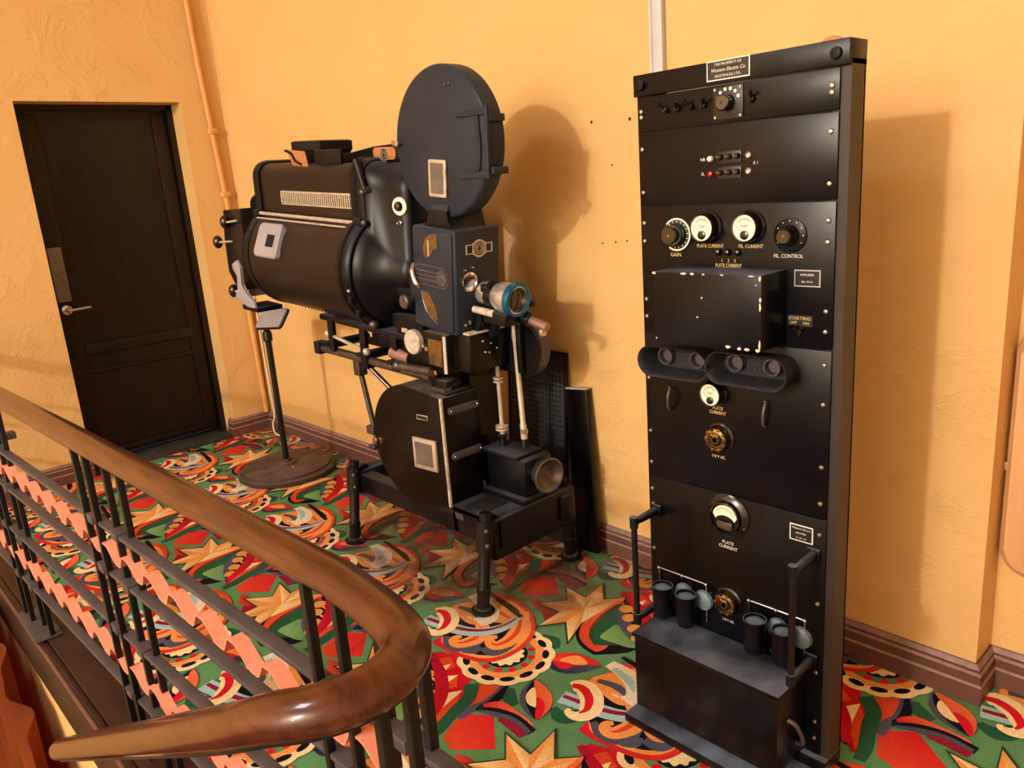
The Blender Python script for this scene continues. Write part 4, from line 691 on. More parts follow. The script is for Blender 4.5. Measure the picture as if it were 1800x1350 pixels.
# ------------------------------------------------------------------ balustrade
RYL = .54
RYF = lambda x: .551+.033*(x+1.0)
bal = thing('balustrade', 'iron balustrade with wooden handrail and pink wavy strips', 'railing', (-2.2, RYL, .012))
path = [(-5.18, RYF(-5.18), 1.0), (-3, RYF(-3), 1.0), (-1.6, RYF(-1.6), 1.0), (-1.05, RYF(-1.05), 1.0), (-.90, RYL-.004, 1.0), (-.815, RYL-.026, 1.0), (-.772, RYL-.075, 1.0), (-.768, RYL-.13, .998),
        (-.795, RYL-.178, .990), (-.86, RYL-.212, .966), (-.96, RYL-.230, .912), (-1.2, .3, .778), (-1.75, .3, .463), (-2.32, .3, .135)]
pp = [Vector(path[0]), Vector(path[1]), Vector(path[2])]+catmull(path[3:], 7)
# handrail section: rounded mushroom profile
sec = [(-.026, -.020), (-.034, -.008), (-.035, .006), (-.030, .018), (-.018, .027), (0, .030), (.018, .027), (.030, .018), (.035, .006), (.034, -.008), (.026, -.020)]
rings = []
for i, p in enumerate(pp):
    t = (pp[min(i+1, len(pp)-1)]-pp[max(i-1, 0)]).normalized()
    s = Vector((t.y, -t.x, 0)).normalized(); u = s.cross(t).normalized()
    if u.z < 0: u = -u
    rings.append([p+s*a+u*b_ for a, b_ in sec])
hr = obj('handrail', loft(NB(), rings), 'rail_wood', bal, smooth=60, label='polished brown wooden handrail')
rings = []
for i, p in enumerate(pp):
    t = (pp[min(i+1, len(pp)-1)]-pp[max(i-1, 0)]).normalized()
    s = Vector((t.y, -t.x, 0)).normalized(); u = s.cross(t).normalized()
    if u.z < 0: u = -u
    rings.append([p+s*a+u*b_ for a, b_ in ((-.016, -.0205), (.016, -.0205), (.016, -.030), (-.016, -.030))])
obj('rail_core', loft(NB(), rings), 'iron_black', hr, smooth=30)
post = obj('baluster', bx(NB(), -.0085, .0085, -.0085, .0085, .012, .972, .002), 'iron_black', bal)
first = True
def put_post(x, y, z=.492):
    global first
    if first:
        place(post, (x, y, z), bal); first = False
    else: copy_at(post, (x, y, z), bal)
blk = None
BARS = ((.775, .0), (.625, .0), (.43, .0), (.215, .0))
for sx in (-3.42, -2.21, -1.0, -4.63):
    for dxp, dyp in ((-.145, -.008), (-.045, -.010), (.035, .010), (.145, .008)):
        put_post(sx+dxp, RYF(sx+dxp)+dyp)
    for zb in (.775, .625, .43, .215):
        for dxp in (-.095, .09):
            if blk is None:
                blk = obj('spacer', bx(NB(), sx+dxp-.024, sx+dxp+.024, RYL-.019, RYL+.019, zb-.013, zb+.013, .003), 'iron_grey', bal)
            else: copy_at(blk, (sx+dxp, RYF(sx+dxp), zb), bal)
    if sx < -3:
        obj('foot_plate', bx(NB(), sx-.16, sx+.16, RYF(sx)-.05, RYF(sx)+.045, .0125, .020, .002), 'iron_grey', bal)
for x, y in ((-.80, .50), (-.775, .44)):
    put_post(x, y)
bar0 = None
for zb in (.775, .625, .43, .215):
    if bar0 is None:
        bm = bx(NB(), -5.18, -.79, -.0145, .0145, zb-.006, zb+.006, .002)
        for v in bm.verts: v.co.y += RYF(v.co.x)
        bar0 = obj('flat_bar', bm, 'iron_grey', bal); BC = WL[bar0].copy()
    else:
        copy_at(bar0, (BC.x, BC.y, zb), bal)
def ribbon(z0):
    bm = NB(); wl = .15; am = .019; hw = .016; th = .004
    prof = []
    x = -5.1
    while x < -.80:
        for fx, fz in ((0, 1), (.16, 1), (.24, .8), (.52, -.8), (.60, -1), (.78, -1), (.84, -.7), (.96, .8)):
            if x+fx*wl < -.79: prof.append((x+fx*wl, z0+am*fz))
        x += wl
    rings = [[Vector((px, RYF(px)-hw, pz+th/2)), Vector((px, RYF(px)+hw, pz+th/2)), Vector((px, RYF(px)+hw, pz-th/2)), Vector((px, RYF(px)-hw, pz-th/2))] for px, pz in prof]
    return obj('wavy_strip', loft(bm, rings), 'ribbon_paint', bal, smooth=50, label='salmon pink wavy metal strip')
ribbon(.700); ribbon(.310)

# ------------------------------------------------------------------ equipment rack
dusty('rack_black', (4, 5, 9), (112, 124, 150), .32, 0, 3, .8, 7)
dusty('panel_black', (4, 5, 9), (70, 82, 112), .28, 0, 3, .5, 5)
mat('rack_side', (46, 36, 34), .5, 0, (34, 28, 28), 6, 1)
mat('bakelite', (9, 9, 11), .22, 0, spec=.6, coat=.3)
mat('bakelite_brown', (74, 60, 52), .4)
mat('dial_cream', (238, 232, 214), .5)
mat('dial_ink', (40, 38, 40), .6)
mat('gold_letter', (214, 190, 140), .5)
mat('white_letter', (222, 220, 216), .5)
mat('brass', (190, 160, 100), .28, 1., (120, 96, 60), 60, 1)
mat('nickel', (200, 198, 196), .28, 1.)
mat('chip_white', (214, 200, 184), .7)
mat('lamp_white', (240, 234, 220), .3)
mat('lamp_red', (150, 16, 24), .25)
mat('plate_black', (24, 22, 24), .4)
mat('plate_silver', (190, 192, 200), .35, .6)
mat('tube_top', (124, 146, 158), .3, .1, (84, 104, 118), 30, 1)
mat('mesh_black', (22, 22, 26), .5, .1, (44, 44, 50), 180, .4, .6, 300)
mat('meter_glass', (250, 250, 250), .05)
RX0, RX1, RF, RB = -1.322, -.766, 1.722, 1.790
rk = thing('equipment_rack', 'tall black rack of amplifier panels with meters and knobs by the wall', 'equipment rack', ((RX0+RX1)/2, 1.76, 0))
def post_u(x0, x1, s):
    bm = NB()
    bx(bm, x0, x1, RF, RF+.006, .03, 1.79)                                  # front flange
    if s < 0: bx(bm, x0, x0+.006, RF+.006, RB, .03, 1.79)
    else: bx(bm, x1-.006, x1, RF+.006, RB, .03, 1.79)
    bx(bm, x0, x1, RB-.006, RB, .03, 1.79)
    return bm
ml = obj('side_channel', post_u(RX0, RX0+.04, -1), 'rack_black', rk, smooth=0)
mr_ = obj('side_channel', post_u(RX1-.04, RX1, 1), ['rack_side', 'rack_black'], rk, smooth=0)
for z in (1.74, 1.55):
    obj('bolt_hole', lathe(NB(), (RX1+.0004, RF+.035, z), (-1, 0, 0), [(.005, 0), (.003, .002)], 10), 'iron_black', mr_)
cap = obj('top_beam', bx(NB(), RX0-.003, RX1+.0, RF-.012, RB+.004, 1.778, 1.830, .002), 'rack_black', rk)
for x in (RX0+.022, RX1-.028):
    obj('bolt', lathe(NB(), (x, RF-.012, 1.803), (0, -1, 0), [(.013, 0), (.013, .005), (.011, .008), (.001, .009)], 14), 'rack_black', cap)
obj('base_foot', bx(NB(), RX0+.010, RX1-.03, 1.555, 1.80, .0065, .035, .004), 'rack_black', rk)
obj('base_angle', bx(NB(), RX0+.004, RX1+.002, RF-.02, RF+.07, .035, .07, .004), 'rack_black', rk)
PF = RF-.006            # panel faces
ZB = [1.777, 1.689, 1.503, 1.166, .744, .072]
panels = []
for a, b_ in zip(ZB[:-1], ZB[1:]):
    panels.append(obj('panel', bx(NB(), RX0+.008, RX1-.022, PF, RF-.0005, b_+.0015, a-.0015, .0015), 'panel_black', rk))
for z in ZB[1:-1]:
    obj('joint_strip', bx(NB(), RX0+.041, RX1-.041, RF, RF+.004, z-.012, z+.012), 'rack_black', rk, smooth=0)
scr_z = [(0, (1.741, 1.727)), (1, (1.648, 1.539)), (2, (1.460, 1.413, 1.257, 1.210)), (3, (1.131, 1.036, .880, .786)), (4, (.704, .656, .515, .318, .171, .121))]
sm = None
for pi, zs in scr_z:
    for z in zs:
        for x in (-1.305, -.804):
            if pi == 3 and z > 1.1 and x < -1: continue
            if sm is None:
                sm = obj('screw', lathe(NB(), (x, PF, z), (0, -1, 0), [(.0062, 0), (.0062, .002), (.0045, .0042), (.0005, .005)], 10), 'nickel', panels[pi])
            else:
                copy_at(sm, (x, PF-.0025, z), panels[pi])
def toggle(x, z, par, ang=.3, nm='toggle_switch'):
    bm = NB()
    lathe(bm, (x, PF, z), (0, -1, 0), [(.0085, 0), (.0085, .006), (.006, .009)], 12)
    d = Vector((math.sin(ang), -.75, math.cos(ang))).normalized()
    cyl(bm, Vector((x, PF-.008, z)), Vector((x, PF-.008, z))+d*.022, .0035, .0055, 8)
    cyl(bm, Vector((x, PF-.007, z)), Vector((x, PF-.007, z))-Vector((d.x, .4, d.z))*.016, .003, .003, 8)
    return obj(nm, bm, 'bakelite', par)
def lab(s, x, z, par, size=.0125, m='gold_letter', st=1.0, y=None, it=0.):
    return text(s, x, z, (PF if y is None else y)-.0006, size, m, par, stretch=st, italic=it)
def nameplate(x0, x1, z0, z1, par, lines, border='plate_silver', yy=None, size=.009, holes=True):
    y = PF if yy is None else yy
    p = obj('name_plate', bx(NB(), x0, x1, y-.002, y-.0002, z0, z1), border, par, smooth=0)
    obj('plate_field', bx(NB(), x0+.003, x1-.003, y-.0026, y-.0019, z0+.003, z1-.003), 'plate_black', p, smooth=0)
    n = len(lines)
    for i, (s, sz, it, st) in enumerate(lines):
        text(s, (x0+x1)/2, z1-(z1-z0)*(i+.75)/(n+.5), y-.0028, sz, 'white_letter', p, stretch=st, italic=it)
    if holes:
        for x in (x0+.006, x1-.006):
            for z in (z0+.006, z1-.006):
                obj('rivet', lathe(NB(), (x, y-.0025, z), (0, -1, 0), [(.0035, 0), (.0025, .0012)], 8), 'dial_ink', p)
    return p
nameplate(-1.106, -.993, 1.786, 1.831, rk, [('THE PROPERTY OF', .0085, 0, 1), ('Western Electric Co', .0115, .25, .92), ('(AUSTRALIA) LTD.', .0085, 0, 1)], 'dial_cream', RF-.012)
# panel 1
for x, a in ((-1.230, -.6), (-1.194, .6), (-1.155, -.6), (-1.118, .5), (-.990, .35)):
    toggle(x, 1.738, rk, a)
sp = obj('selector_plate', bx(NB(), -1.092, -1.013, PF-.004, PF, 1.698, 1.772, .001), 'plate_black', rk)
for x in (-1.086, -1.019):
    for z in (1.704, 1.766):
        obj('screw', lathe(NB(), (x, PF-.004, z), (0, -1, 0), [(.004, 0), (.003, .002)], 8), 'nickel', sp)
for k in range(6):
    t = math.radians(20+k*28)
    obj('stop_mark', lathe(NB(), (-1.052+.029*math.cos(t), PF-.0042, 1.737+.029*math.sin(t)), (0, -1, 0), [(.0042, 0), (.0042, .0006)], 10), 'dial_cream', sp)
kn = obj('knob', lathe(NB(), (-1.052, PF-.004, 1.735), (0, -1, 0), [(.019, 0), (.0185, .026), (.016, .028)], 18), 'bakelite', rk)
obj('knob_face', lathe(NB(), (-1.052, PF-.031, 1.735), (0, -1, 0), [(.0165, 0), (.0155, .0015), (.004, .0015), (.003, -.001)], 18), 'bakelite_brown', kn)
# panel 2
obj('pilot_lamp', lathe(NB(), (-1.102, PF, 1.611), (0, -1, 0), [(.0075, 0), (.0075, .004), (.006, .008), (.001, .010)], 12), 'lamp_white', rk, label='white pilot lamp')
obj('pilot_lamp', lathe(NB(), (-1.101, PF, 1.575), (0, -1, 0), [(.0075, 0), (.0075, .004), (.006, .008), (.001, .010)], 12), 'lamp_red', rk, label='red pilot lamp')
for z in (1.613, 1.577):
    jb = obj('jack_strip', bx(NB(), -1.083, -1.018, PF-.003, PF, z-.016, z+.013, .001), 'plate_black', rk)
    for x in (-1.072, -1.048, -1.026):
        obj('jack_stud', lathe(NB(), (x, PF-.003, z), (0, -1, 0), [(.007, 0), (.0065, .010), (.004, .012)], 10), 'bakelite', jb)
        obj('stud_tip', lathe(NB(), (x-.004, PF-.0135, z+.001), (0, -1, 0), [(.003, 0), (.002, .003)], 8), 'brass', jb)
    obj('socket', lathe(NB(), (-1.000, PF, z), (0, -1, 0), [(.0085, 0), (.0085, .004), (.006, .006), (.005, .001)], 12), 'nickel', rk)
lab('NB', -1.124, 1.610, rk, .0105, 'white_letter'); lab('SL', -1.124, 1.576, rk, .0105, 'white_letter'); lab('0 1', -.981, 1.594, rk, .0105, 'white_letter')
# meters
def meter(x, z, r, depth, par, needle=-50, name='panel_meter', bottom=True):
    m_ = obj(name, lathe(NB(), (x, PF, z), (0, -1, 0), [(r*1.22, 0), (r*1.22, .006), (r*1.10, .010), (r*1.06, depth), (r*1.0, depth+.003), (r*.96, depth+.003), (r*.96, depth-.004)], 32), 'bakelite', par)
    yf = PF-depth+.003
    obj('dial_face', lathe(NB(), (x, yf, z), (0, -1, 0), [(r*.955, 0), (r*.955, .0008)], 32), 'dial_cream', m_)
    bm = NB()
    for rr, w in ((.72, .022), (.66, .010)):
        N = 20
        for k in range(N):
            t0 = math.radians(50+80*k/N); t1 = math.radians(50+80*(k+1)/N)
            p = [Vector((x+r*q*1.0*math.cos(t), yf-.0012, z-r*.35+r*q*1.35*math.sin(t))) for q, t in ((rr, t0), (rr, t1), (rr+w, t1), (rr+w, t0))]
            bm.faces.new([bm.verts.new(v) for v in p])
    for k in range(9):
        t = math.radians(50+80*k/8); ln = .12 if k % 2 == 0 else .07
        c, s = math.cos(t), math.sin(t)
        a = [Vector((x+r*q*c+o_*s, yf-.0012, z-r*.35+r*q*1.35*s-o_*c)) for q, o_ in ((.74, -.0005), (.74+ln, -.0005), (.74+ln, .0005), (.74, .0005))]
        bm.faces.new([bm.verts.new(v) for v in a])
    for w in (.34, .22):
        dz_ = r*(.16 if w > .3 else .06)
        q = [Vector((x-r*w, yf-.0012, z+dz_)), Vector((x+r*w, yf-.0012, z+dz_)), Vector((x+r*w, yf-.0012, z+dz_+.0012)), Vector((x-r*w, yf-.0012, z+dz_+.0012))]
        bm.faces.new([bm.verts.new(v) for v in q])
    obj('scale', bm, 'dial_ink', m_, smooth=0)
    t = math.radians(90-needle)
    bm = NB(); cyl(bm, (x, yf-.002, z-r*.45), (x+r*.95*math.cos(t), yf-.002, z-r*.45+r*1.0*math.sin(t)), .0006, .0003, 5)
    obj('needle', bm, 'dial_ink', m_)
    if bottom:
        obj('pivot_cover', lathe(NB(), (x, yf, z-r*.52), (0, -1, 0), [(r*.34, 0), (r*.32, .004), (r*.16, .006), (.001, .006)], 16), 'bakelite', m_)
    return m_
meter(-1.110, 1.448, .0325, .032, rk)
meter(-.993, 1.448, .0325, .032, rk)
lab('PLATE CURRENT', -1.105, 1.4015, rk, .0125, st=.82); lab('FIL. CURRENT', -.993, 1.4015, rk, .0125, st=.85)
# panel 3 dials
gd = obj('gain_dial', lathe(NB(), (-1.203, PF, 1.430), (0, -1, 0), [(.043, 0), (.043, .002), (.040, .003)], 32), 'plate_black', rk)
bm = NB()
N = 40
for k in range(N):
    t0 = math.radians(-125+265*k/N); t1 = math.radians(-125+265*(k+1)/N)
    bm.faces.new([bm.verts.new(Vector((-1.203+q*math.cos(t), PF-.0034, 1.430+q*math.sin(t)))) for q, t in ((.0375, t0), (.0375, t1), (.042, t1), (.042, t0))])
obj('dial_ring', bm, 'dial_cream', gd, smooth=0)
for k in range(12):
    t = math.radians(-100+230*k/11)
    obj('tick', lathe(NB(), (-1.203+.033*math.cos(t), PF-.003, 1.430+.033*math.sin(t)), (0, -1, 0), [(.0018, 0), (.0018, .0006)], 6), 'dial_cream', gd)
kn = obj('knob', lathe(NB(), (-1.203, PF-.003, 1.430), (0, -1, 0), [(.028, 0), (.028, .008), (.025, .010), (.024, .034), (.021, .037), (.001, .0375)], 24), 'bakelite', rk)
obj('knob_pin', lathe(NB(), (-1.203, PF-.040, 1.430), (0, -1, 0), [(.005, 0), (.003, .0018)], 8), 'brass', kn)
lab('GAIN', -1.208, 1.378, rk, .014)
fd = obj('filament_dial', lathe(NB(), (-.892, PF, 1.428), (0, -1, 0), [(.040, 0), (.040, .004), (.036, .006), (.001, .006)], 32), 'rack_black', rk)
for k in range(9):
    t = math.radians(-30+240*k/8)
    obj('tick', lathe(NB(), (-.892+.033*math.cos(t), PF-.0058, 1.428+.033*math.sin(t)), (0, -1, 0), [(.0015, 0), (.0015, .0006)], 6), 'dial_cream', fd)
kn = obj('knob', lathe(NB(), (-.892, PF-.006, 1.428), (0, -1, 0), [(.024, 0), (.022, .008), (.020, .012), (.0185, .030), (.015, .033), (.001, .033)], 20), 'bakelite', rk)
obj('knob_pin', lathe(NB(), (-.892, PF-.0385, 1.428), (0, -1, 0), [(.006, 0), (.004, .0015)], 8), 'bakelite_brown', kn)
lab('FIL. CONTROL', -.897, 1.380, rk, .0125, 'white_letter', .9)
for x in (-1.080, -1.053, -1.026):
    obj('push_button', lathe(NB(), (x, PF, 1.387), (0, -1, 0), [(.0085, 0), (.0085, .005), (.006, .012), (.001, .014)], 12), 'bakelite', rk)
lab('1    2    3', -1.054, 1.366, rk, .011, 'gold_letter'); lab('PLATE CURRENT', -1.054, 1.354, rk, .0125, 'gold_letter', .78)
# upper cover box, chipped paint
ub = obj('cover_box', bx(NB(), -1.198, -.900, 1.600, PF, 1.174, 1.350, .002), 'rack_black', rk)
ch = random.Random(3)
def chip(par, x, y, z, sx, sz, nx=0):
    bm = NB(); n = 8; pts = []
    for k in range(n):
        t = 2*math.pi*k/n; r_ = .7+.45*ch.random()
        if nx: pts.append(Vector((x+.0006, y+sx*r_*math.cos(t), z+sz*r_*math.sin(t))))
        else: pts.append(Vector((x+sx*r_*math.cos(t), y-.0006, z+sz*r_*math.sin(t))))
    prism(bm, [(p.x, p.z) for p in pts], -.0014, .0, XZ(y))
    return obj('paint_chip', bm, 'chip_white', par, smooth=0)
for x, z, sx, sz in ((-1.193, 1.347, .006, .004), (-1.105, 1.348, .010, .0028), (-1.082, 1.348, .006, .003), (-1.05, 1.348, .004, .002), (-1.0, 1.348, .005, .002), (-.925, 1.348, .008, .002),
                     (-.903, 1.343, .003, .006), (-.902, 1.295, .003, .005), (-.902, 1.278, .003, .010), (-.903, 1.19, .003, .012), (-.985, 1.179, .007, .004), (-.955, 1.178, .006, .004), (-.935, 1.178, .007, .004), (-.908, 1.178, .006, .004),
                     (-1.055, 1.292, .003, .003), (-1.068, 1.244, .003, .0025), (-.913, 1.328, .0022, .002), (-1.19, 1.182, .002, .003)):
    chip(ub, x, 1.6, z, sx, sz)
nameplate(-.881, -.818, 1.311, 1.350, rk, [('AMPLIFIER', .0075, 0, 1), ('No. 41-A', .0070, 0, 1)], 'plate_silver', None, .008, False)
lb = obj('switch_label', bx(NB(), -.896, -.834, PF-.0015, PF, 1.218, 1.244), 'plate_black', rk, smooth=0)
text('STARTING', -.866, 1.2365, PF-.0017, .0115, 'gold_letter', lb); text('OFF     ON', -.866, 1.2255, PF-.0017, .010, 'gold_letter', lb)
toggle(-.866, 1.205, rk, -.5)
# panel 4: oval tube shrouds
def shroud(cx, cz, w, h, y0, y1):
    def oval(s, t, y):
        pts = []
        r_ = h/2*t; hw = (w/2-h/2)*1.0
        for k in range(40):
            a = 2*math.pi*k/40
            ox = hw if math.cos(a) >= 0 else -hw
            pts.append(Vector((cx+(ox+r_*math.cos(a)), y, cz+r_*math.sin(a))))
        return pts
    bm = NB()
    loft(bm, [oval(1, .82, y0), oval(1, .86, (y0*2+y1)/3), oval(1, 1.0, (y0+y1*3)/4), oval(1, 1.04, y1), oval(1, .98, y1+.001), oval(1, .88, (y0+y1*3)/4), oval(1, .74, (y0*2+y1)/3), oval(1, .72, y0-.004)])
    s_ = obj('tube_shroud', bm, 'mesh_black', rk, smooth=60)
    for dx_ in (-.055, .045):
        bm = NB()
        lathe(bm, (cx+dx_, y0-.004, cz+.004), (0, -1, 0), [(.022, 0), (.022, .020), (.019, .020), (.018, .002)], 20)
        obj('tube_socket', bm, 'iron_grey', s_)
    return s_
shroud(-1.178, 1.106, .212, .080, PF, 1.640)
shroud(-.968, 1.112, .216, .080, PF, 1.640)
lab('AMP', -1.183, 1.052, rk, .011); lab('RECT', -.985, 1.054, rk, .012)
meter(-1.092, 1.024, .030, .030, rk)
lab('PLATE\nCURRENT', -1.087, .975, rk, .0125, 'gold_letter', .9)
def strap(x, z0, z1):
    bm = NB()
    tube(bm, catmull([(x, PF, z1), (x, PF-.012, z1-.004), (x-.001, PF-.020, (z0+z1)/2), (x-.003, PF-.013, z0+.006), (x-.004, PF, z0)], 5), .004, 8)
    s_ = obj('spring_clip', bm, 'iron_grey', rk)
    obj('clip_screw', lathe(NB(), (x, PF-.010, z1+.003), (0, -1, 0), [(.004, 0), (.003, .003)], 8), 'brass', s_)
strap(-1.230, .955, 1.018); strap(-.946, .957, 1.021)
def rotary(x, z, r):
    b0 = obj('rotary_switch', lathe(NB(), (x, PF, z), (0, -1, 0), [(r*1.15, 0), (r*1.15, .004), (r*1.0, .008), (r*.9, .006)], 28), 'bakelite', rk)
    obj('wheel', lathe(NB(), (x, PF-.006, z), (0, -1, 0), [(r*.84, 0), (r*.88, .010), (r*.84, .020), (r*.62, .022), (r*.58, .018), (r*.3, .018), (r*.26, .024), (.001, .024)], 24), 'brass', b0)
    for k in range(10):
        t = 2*math.pi*k/10
        obj('contact', bx(NB(), x+r*.80*math.cos(t)-.004, x+r*.80*math.cos(t)+.004, PF-.028, PF-.010, z+r*.80*math.sin(t)-.004, z+r*.80*math.sin(t)+.004, .001), 'brass' if k % 3 else 'bakelite', b0)
    obj('hub', lathe(NB(), (x, PF-.022, z), (0, -1, 0), [(r*.5, 0), (r*.48, .006), (r*.2, .008), (.001, .008)], 16), 'bakelite', b0)
    text('PLATE', x, z+r*.36, PF-.0295, .007, 'gold_letter', b0)
    return b0
rotary(-1.079, .902, .036)
lab('110 V AC.', -1.085, .847, rk, .0125, 'gold_letter', .8)
# panel 5
big = obj('plate_meter', lathe(NB(), (-1.055, PF, .687), (0, -1, 0), [(.062, 0), (.062, .005), (.056, .010), (.046, .014), (.044, .026), (.041, .028), (.039, .018), (.001, .017)], 36), 'bakelite', rk)
bm = NB(); pts = []
for k in range(25):
    t = math.radians(10+160*k/24); pts.append(Vector((-1.055+.037*math.cos(t), PF-.0185, .686+.036*math.sin(t))))
for k in range(13):
    t = math.radians(160-140*k/12); pts.append(Vector((-1.055+.030*math.cos(t), PF-.0185, .673+.020*math.sin(t))))
prism(bm, [(p.x, p.z) for p in pts], -.0015, .0, XZ(PF-.0195))
obj('dial_face', bm, 'dial_cream', big, smooth=0)
bm = NB()
for k in range(20):
    t0 = math.radians(35+110*k/20); t1 = math.radians(35+110*(k+1)/20)
    for rr, w in ((.028, .0012), (.024, .0006)):
        bm.faces.new([bm.verts.new(Vector((-1.055+q*math.cos(t), PF-.0215, .686+q*math.sin(t)))) for q, t in ((rr, t0), (rr, t1), (rr+w, t1), (rr+w, t0))])
obj('scale', bm, 'dial_ink', big, smooth=0)
for a in (90, 205, 335):
    t = math.radians(a)
    obj('screw', lathe(NB(), (-1.055+.055*math.cos(t), PF-.009, .687+.055*math.sin(t)), (0, -1, 0), [(.003, 0), (.002, .002)], 8), 'nickel', big)
obj('movement_cover', bx(NB(), -1.078, -1.032, PF-.025, PF-.018, .655, .676, .004), 'bakelite_brown', big)
lab('PLATE\nCURRENT', -1.058, .598, rk, .0135, 'white_letter', .95)
nameplate(-.881, -.820, .672, .716, rk, [('Western Electric', .0075, .2, .95), ('RECTIFIER', .006, 0, 1), ('12  60  110', .006, 0, 1)], 'dial_cream', None, .008, False)
def uhandle(x, z0, z1):
    bm = NB(); y = 1.605
    cyl(bm, (x, y, z0-.014), (x, y, z1+.012), .0085, .0085, 12)
    h_ = obj('bar_handle', bm, 'iron_black', rk)
    for z in (z0, z1):
        bm = NB()
        cyl(bm, (x, PF-.012, z), (x, y, z), .013, .0095, 12); lathe(bm, (x, y, z-.016), (0, 0, 1), [(.012, 0), (.012, .032)], 12)
        bx(bm, x-.018, x+.018, PF-.012, PF, z-.018, z+.018, .004)
        obj('handle_arm', bm, 'rack_black', h_)
uhandle(-1.290, .338, .640); uhandle(-.815, .352, .648)
# rectifier tubes standing in front of the lower panel
for i, (x, z) in enumerate(((-1.247, .430), (-1.167, .430), (-.952, .436), (-.872, .436))):
    t_ = obj('rectifier_tube', lathe(NB(), (x, PF-.045, z-.095), (0, 0, 1), [(.024, 0), (.028, .01), (.029, .06), (.0315, .085), (.0315, .095), (.027, .095), (.026, .088)], 20), 'rack_black', rk)
    obj('tube_cap', lathe(NB(), (x, PF-.045, z-.010), (0, 0, 1), [(.0265, 0), (.025, .004), (.012, .009), (.001, .010)], 18), 'tube_top', t_)
for xa, xb in ((-1.286, -1.125), (-.992, -.834)):
    bm = NB()
    tube(bm, [(xa, PF-.004, .33), (xa, PF-.004, .458), ((xa+xb)/2, PF-.004, .458), (xb, PF-.004, .458), (xb, PF-.004, .34)], .003, 6)
    f_ = obj('tube_frame', bm, 'nickel', rk)
    for xx in (xa, (xa+xb)/2, xb):
        obj('frame_stud', ball(NB(), (xx, PF-.006, .458), .006, 8), 'nickel', f_)
    for xx in ((xa+xb)/2+.005, xb-.01):
        obj('reflector', lathe(NB(), (xx, PF-.001, .405), (0, -1, 0), [(.030, 0), (.028, .010), (.015, .016), (.001, .018)], 18), 'tube_top', f_)
rotary(-1.055, .430, .036)
lab('RECT 1', -1.197, .330, rk, .0115, 'white_letter'); lab('110 V AC.', -1.058, .368, rk, .0115, 'white_letter', .8); lab('RECT 2', -.913, .328, rk, .0115, 'white_letter')
lbx = obj('transformer_box', bx(NB(), -1.278, -.832, 1.573, PF, .072, .308, .003), 'rack_black', rk)
obj('lid', bx(NB(), -1.283, -.827, 1.568, PF, .300, .313, .002), 'rack_black', lbx)
obj('side_grip', tube(NB(), catmull([(-.832, 1.625, .215), (-.812, 1.63, .205), (-.806, 1.65, .165), (-.812, 1.67, .125), (-.832, 1.675, .115)], 5), .006, 8), 'iron_grey', lbx)
obj('foot_bolt', lathe(NB(), (-.795, 1.64, .035), (0, 0, 1), [(.02, 0), (.02, .01), (.012, .012), (.012, .03)], 12), 'iron_grey', rk)

# ------------------------------------------------------------------ film projector
dusty('slate_paint', (36, 43, 55), (116, 120, 130), .42, 0, 3, .5, 8)
dusty('cast_black', (7, 9, 14), (88, 92, 108), .36, 0, 2.5, .6, 7)
dusty('lamp_brown', (28, 21, 19), (104, 92, 88), .33, 0, 2.5, .5, 6)
dusty('black_enamel', (4, 3, 4), (120, 112, 104), .3, 0, 4, .75, 8)
dusty('grey_cast', (150, 148, 156), (176, 174, 182), .5, 0, 3, .4, 10)
mat('lens_silver', (214, 212, 214), .26, .75)
mat('oily_steel', (120, 116, 116), .36, .8, (78, 74, 72), 30, 1)
mat('copper_tag', (196, 140, 98), .35, .3, (170, 108, 70), 30, 1)
mat('cream_metal', (206, 196, 178), .4, .3, (176, 164, 146), 30, 1)
mat('amber_glass', (120, 84, 44), .12, 0, (60, 44, 28), 22, 1, spec=.6)
mat('dark_glass', (14, 12, 10), .06, 0, spec=.8)
mat('window_glass', (84, 80, 78), .15, 0, (112, 106, 102), 12, 1)
mat('lens_blue', (22, 104, 158), .22, .6)
mat('worn_white', (210, 204, 192), .55, 0, (150, 140, 126), 60, 1)
mat('void_black', (4, 4, 4), .9)
mat('pinkish_metal', (150, 118, 108), .4, .4)
RotY = lambda a: Matrix.Rotation(math.radians(a), 4, 'Y')
MH = Matrix.Translation((-2.25, 0, 1.045)) @ RotY(6)
ML = Matrix.Translation((-2.80, 1.92, 1.275)) @ RotY(3.5)
def tr(bm, M_):
    bmesh.ops.transform(bm, matrix=M_, verts=bm.verts[:]); return bm
pr = thing('film_projector', 'large vintage black cinema film projector with round reel magazine and lamp house', 'projector', (-2.57, 1.96, 0))

# ---- upper film magazine
mc, mr0, my0, my1 = (-2.285, 1.740), .264, 1.83, 1.905
mg = obj('upper_magazine', lathe(NB(), (mc[0], my1, mc[1]), (0, -1, 0), [(mr0-.004, 0), (mr0, .004), (mr0, my1-my0-.010), (mr0-.004, my1-my0-.004), (mr0-.012, my1-my0), (.001, my1-my0)], 72), 'slate_paint', pr, smooth=35)
bm = NB()
for k, z in ((0, 1.823), (1, 1.620)):
    prism(bm, [(-2.172-.01*k, z-.008), (-2.02-.012*k, z-.012), (-2.02-.012*k, z+.012), (-2.172-.01*k, z+.008)], -.010, 0, XZ(my0), .002)
prism(bm, [(-2.085, 1.812), (-2.060, 1.812), (-2.062, 1.780), (-2.058, 1.722), (-2.066, 1.665), (-2.075, 1.632), (-2.10, 1.632), (-2.086, 1.665), (-2.078, 1.722), (-2.082, 1.780)], -.008, 0, XZ(my0), .002)
obj('hinge_strap', bm, 'slate_paint', mg)
bm = NB(); cyl(bm, (-2.028, my0-.010, 1.605), (-2.012, my0-.010, 1.84), .0075, None, 10)
obj('hinge_pin', bm, 'slate_paint', mg)
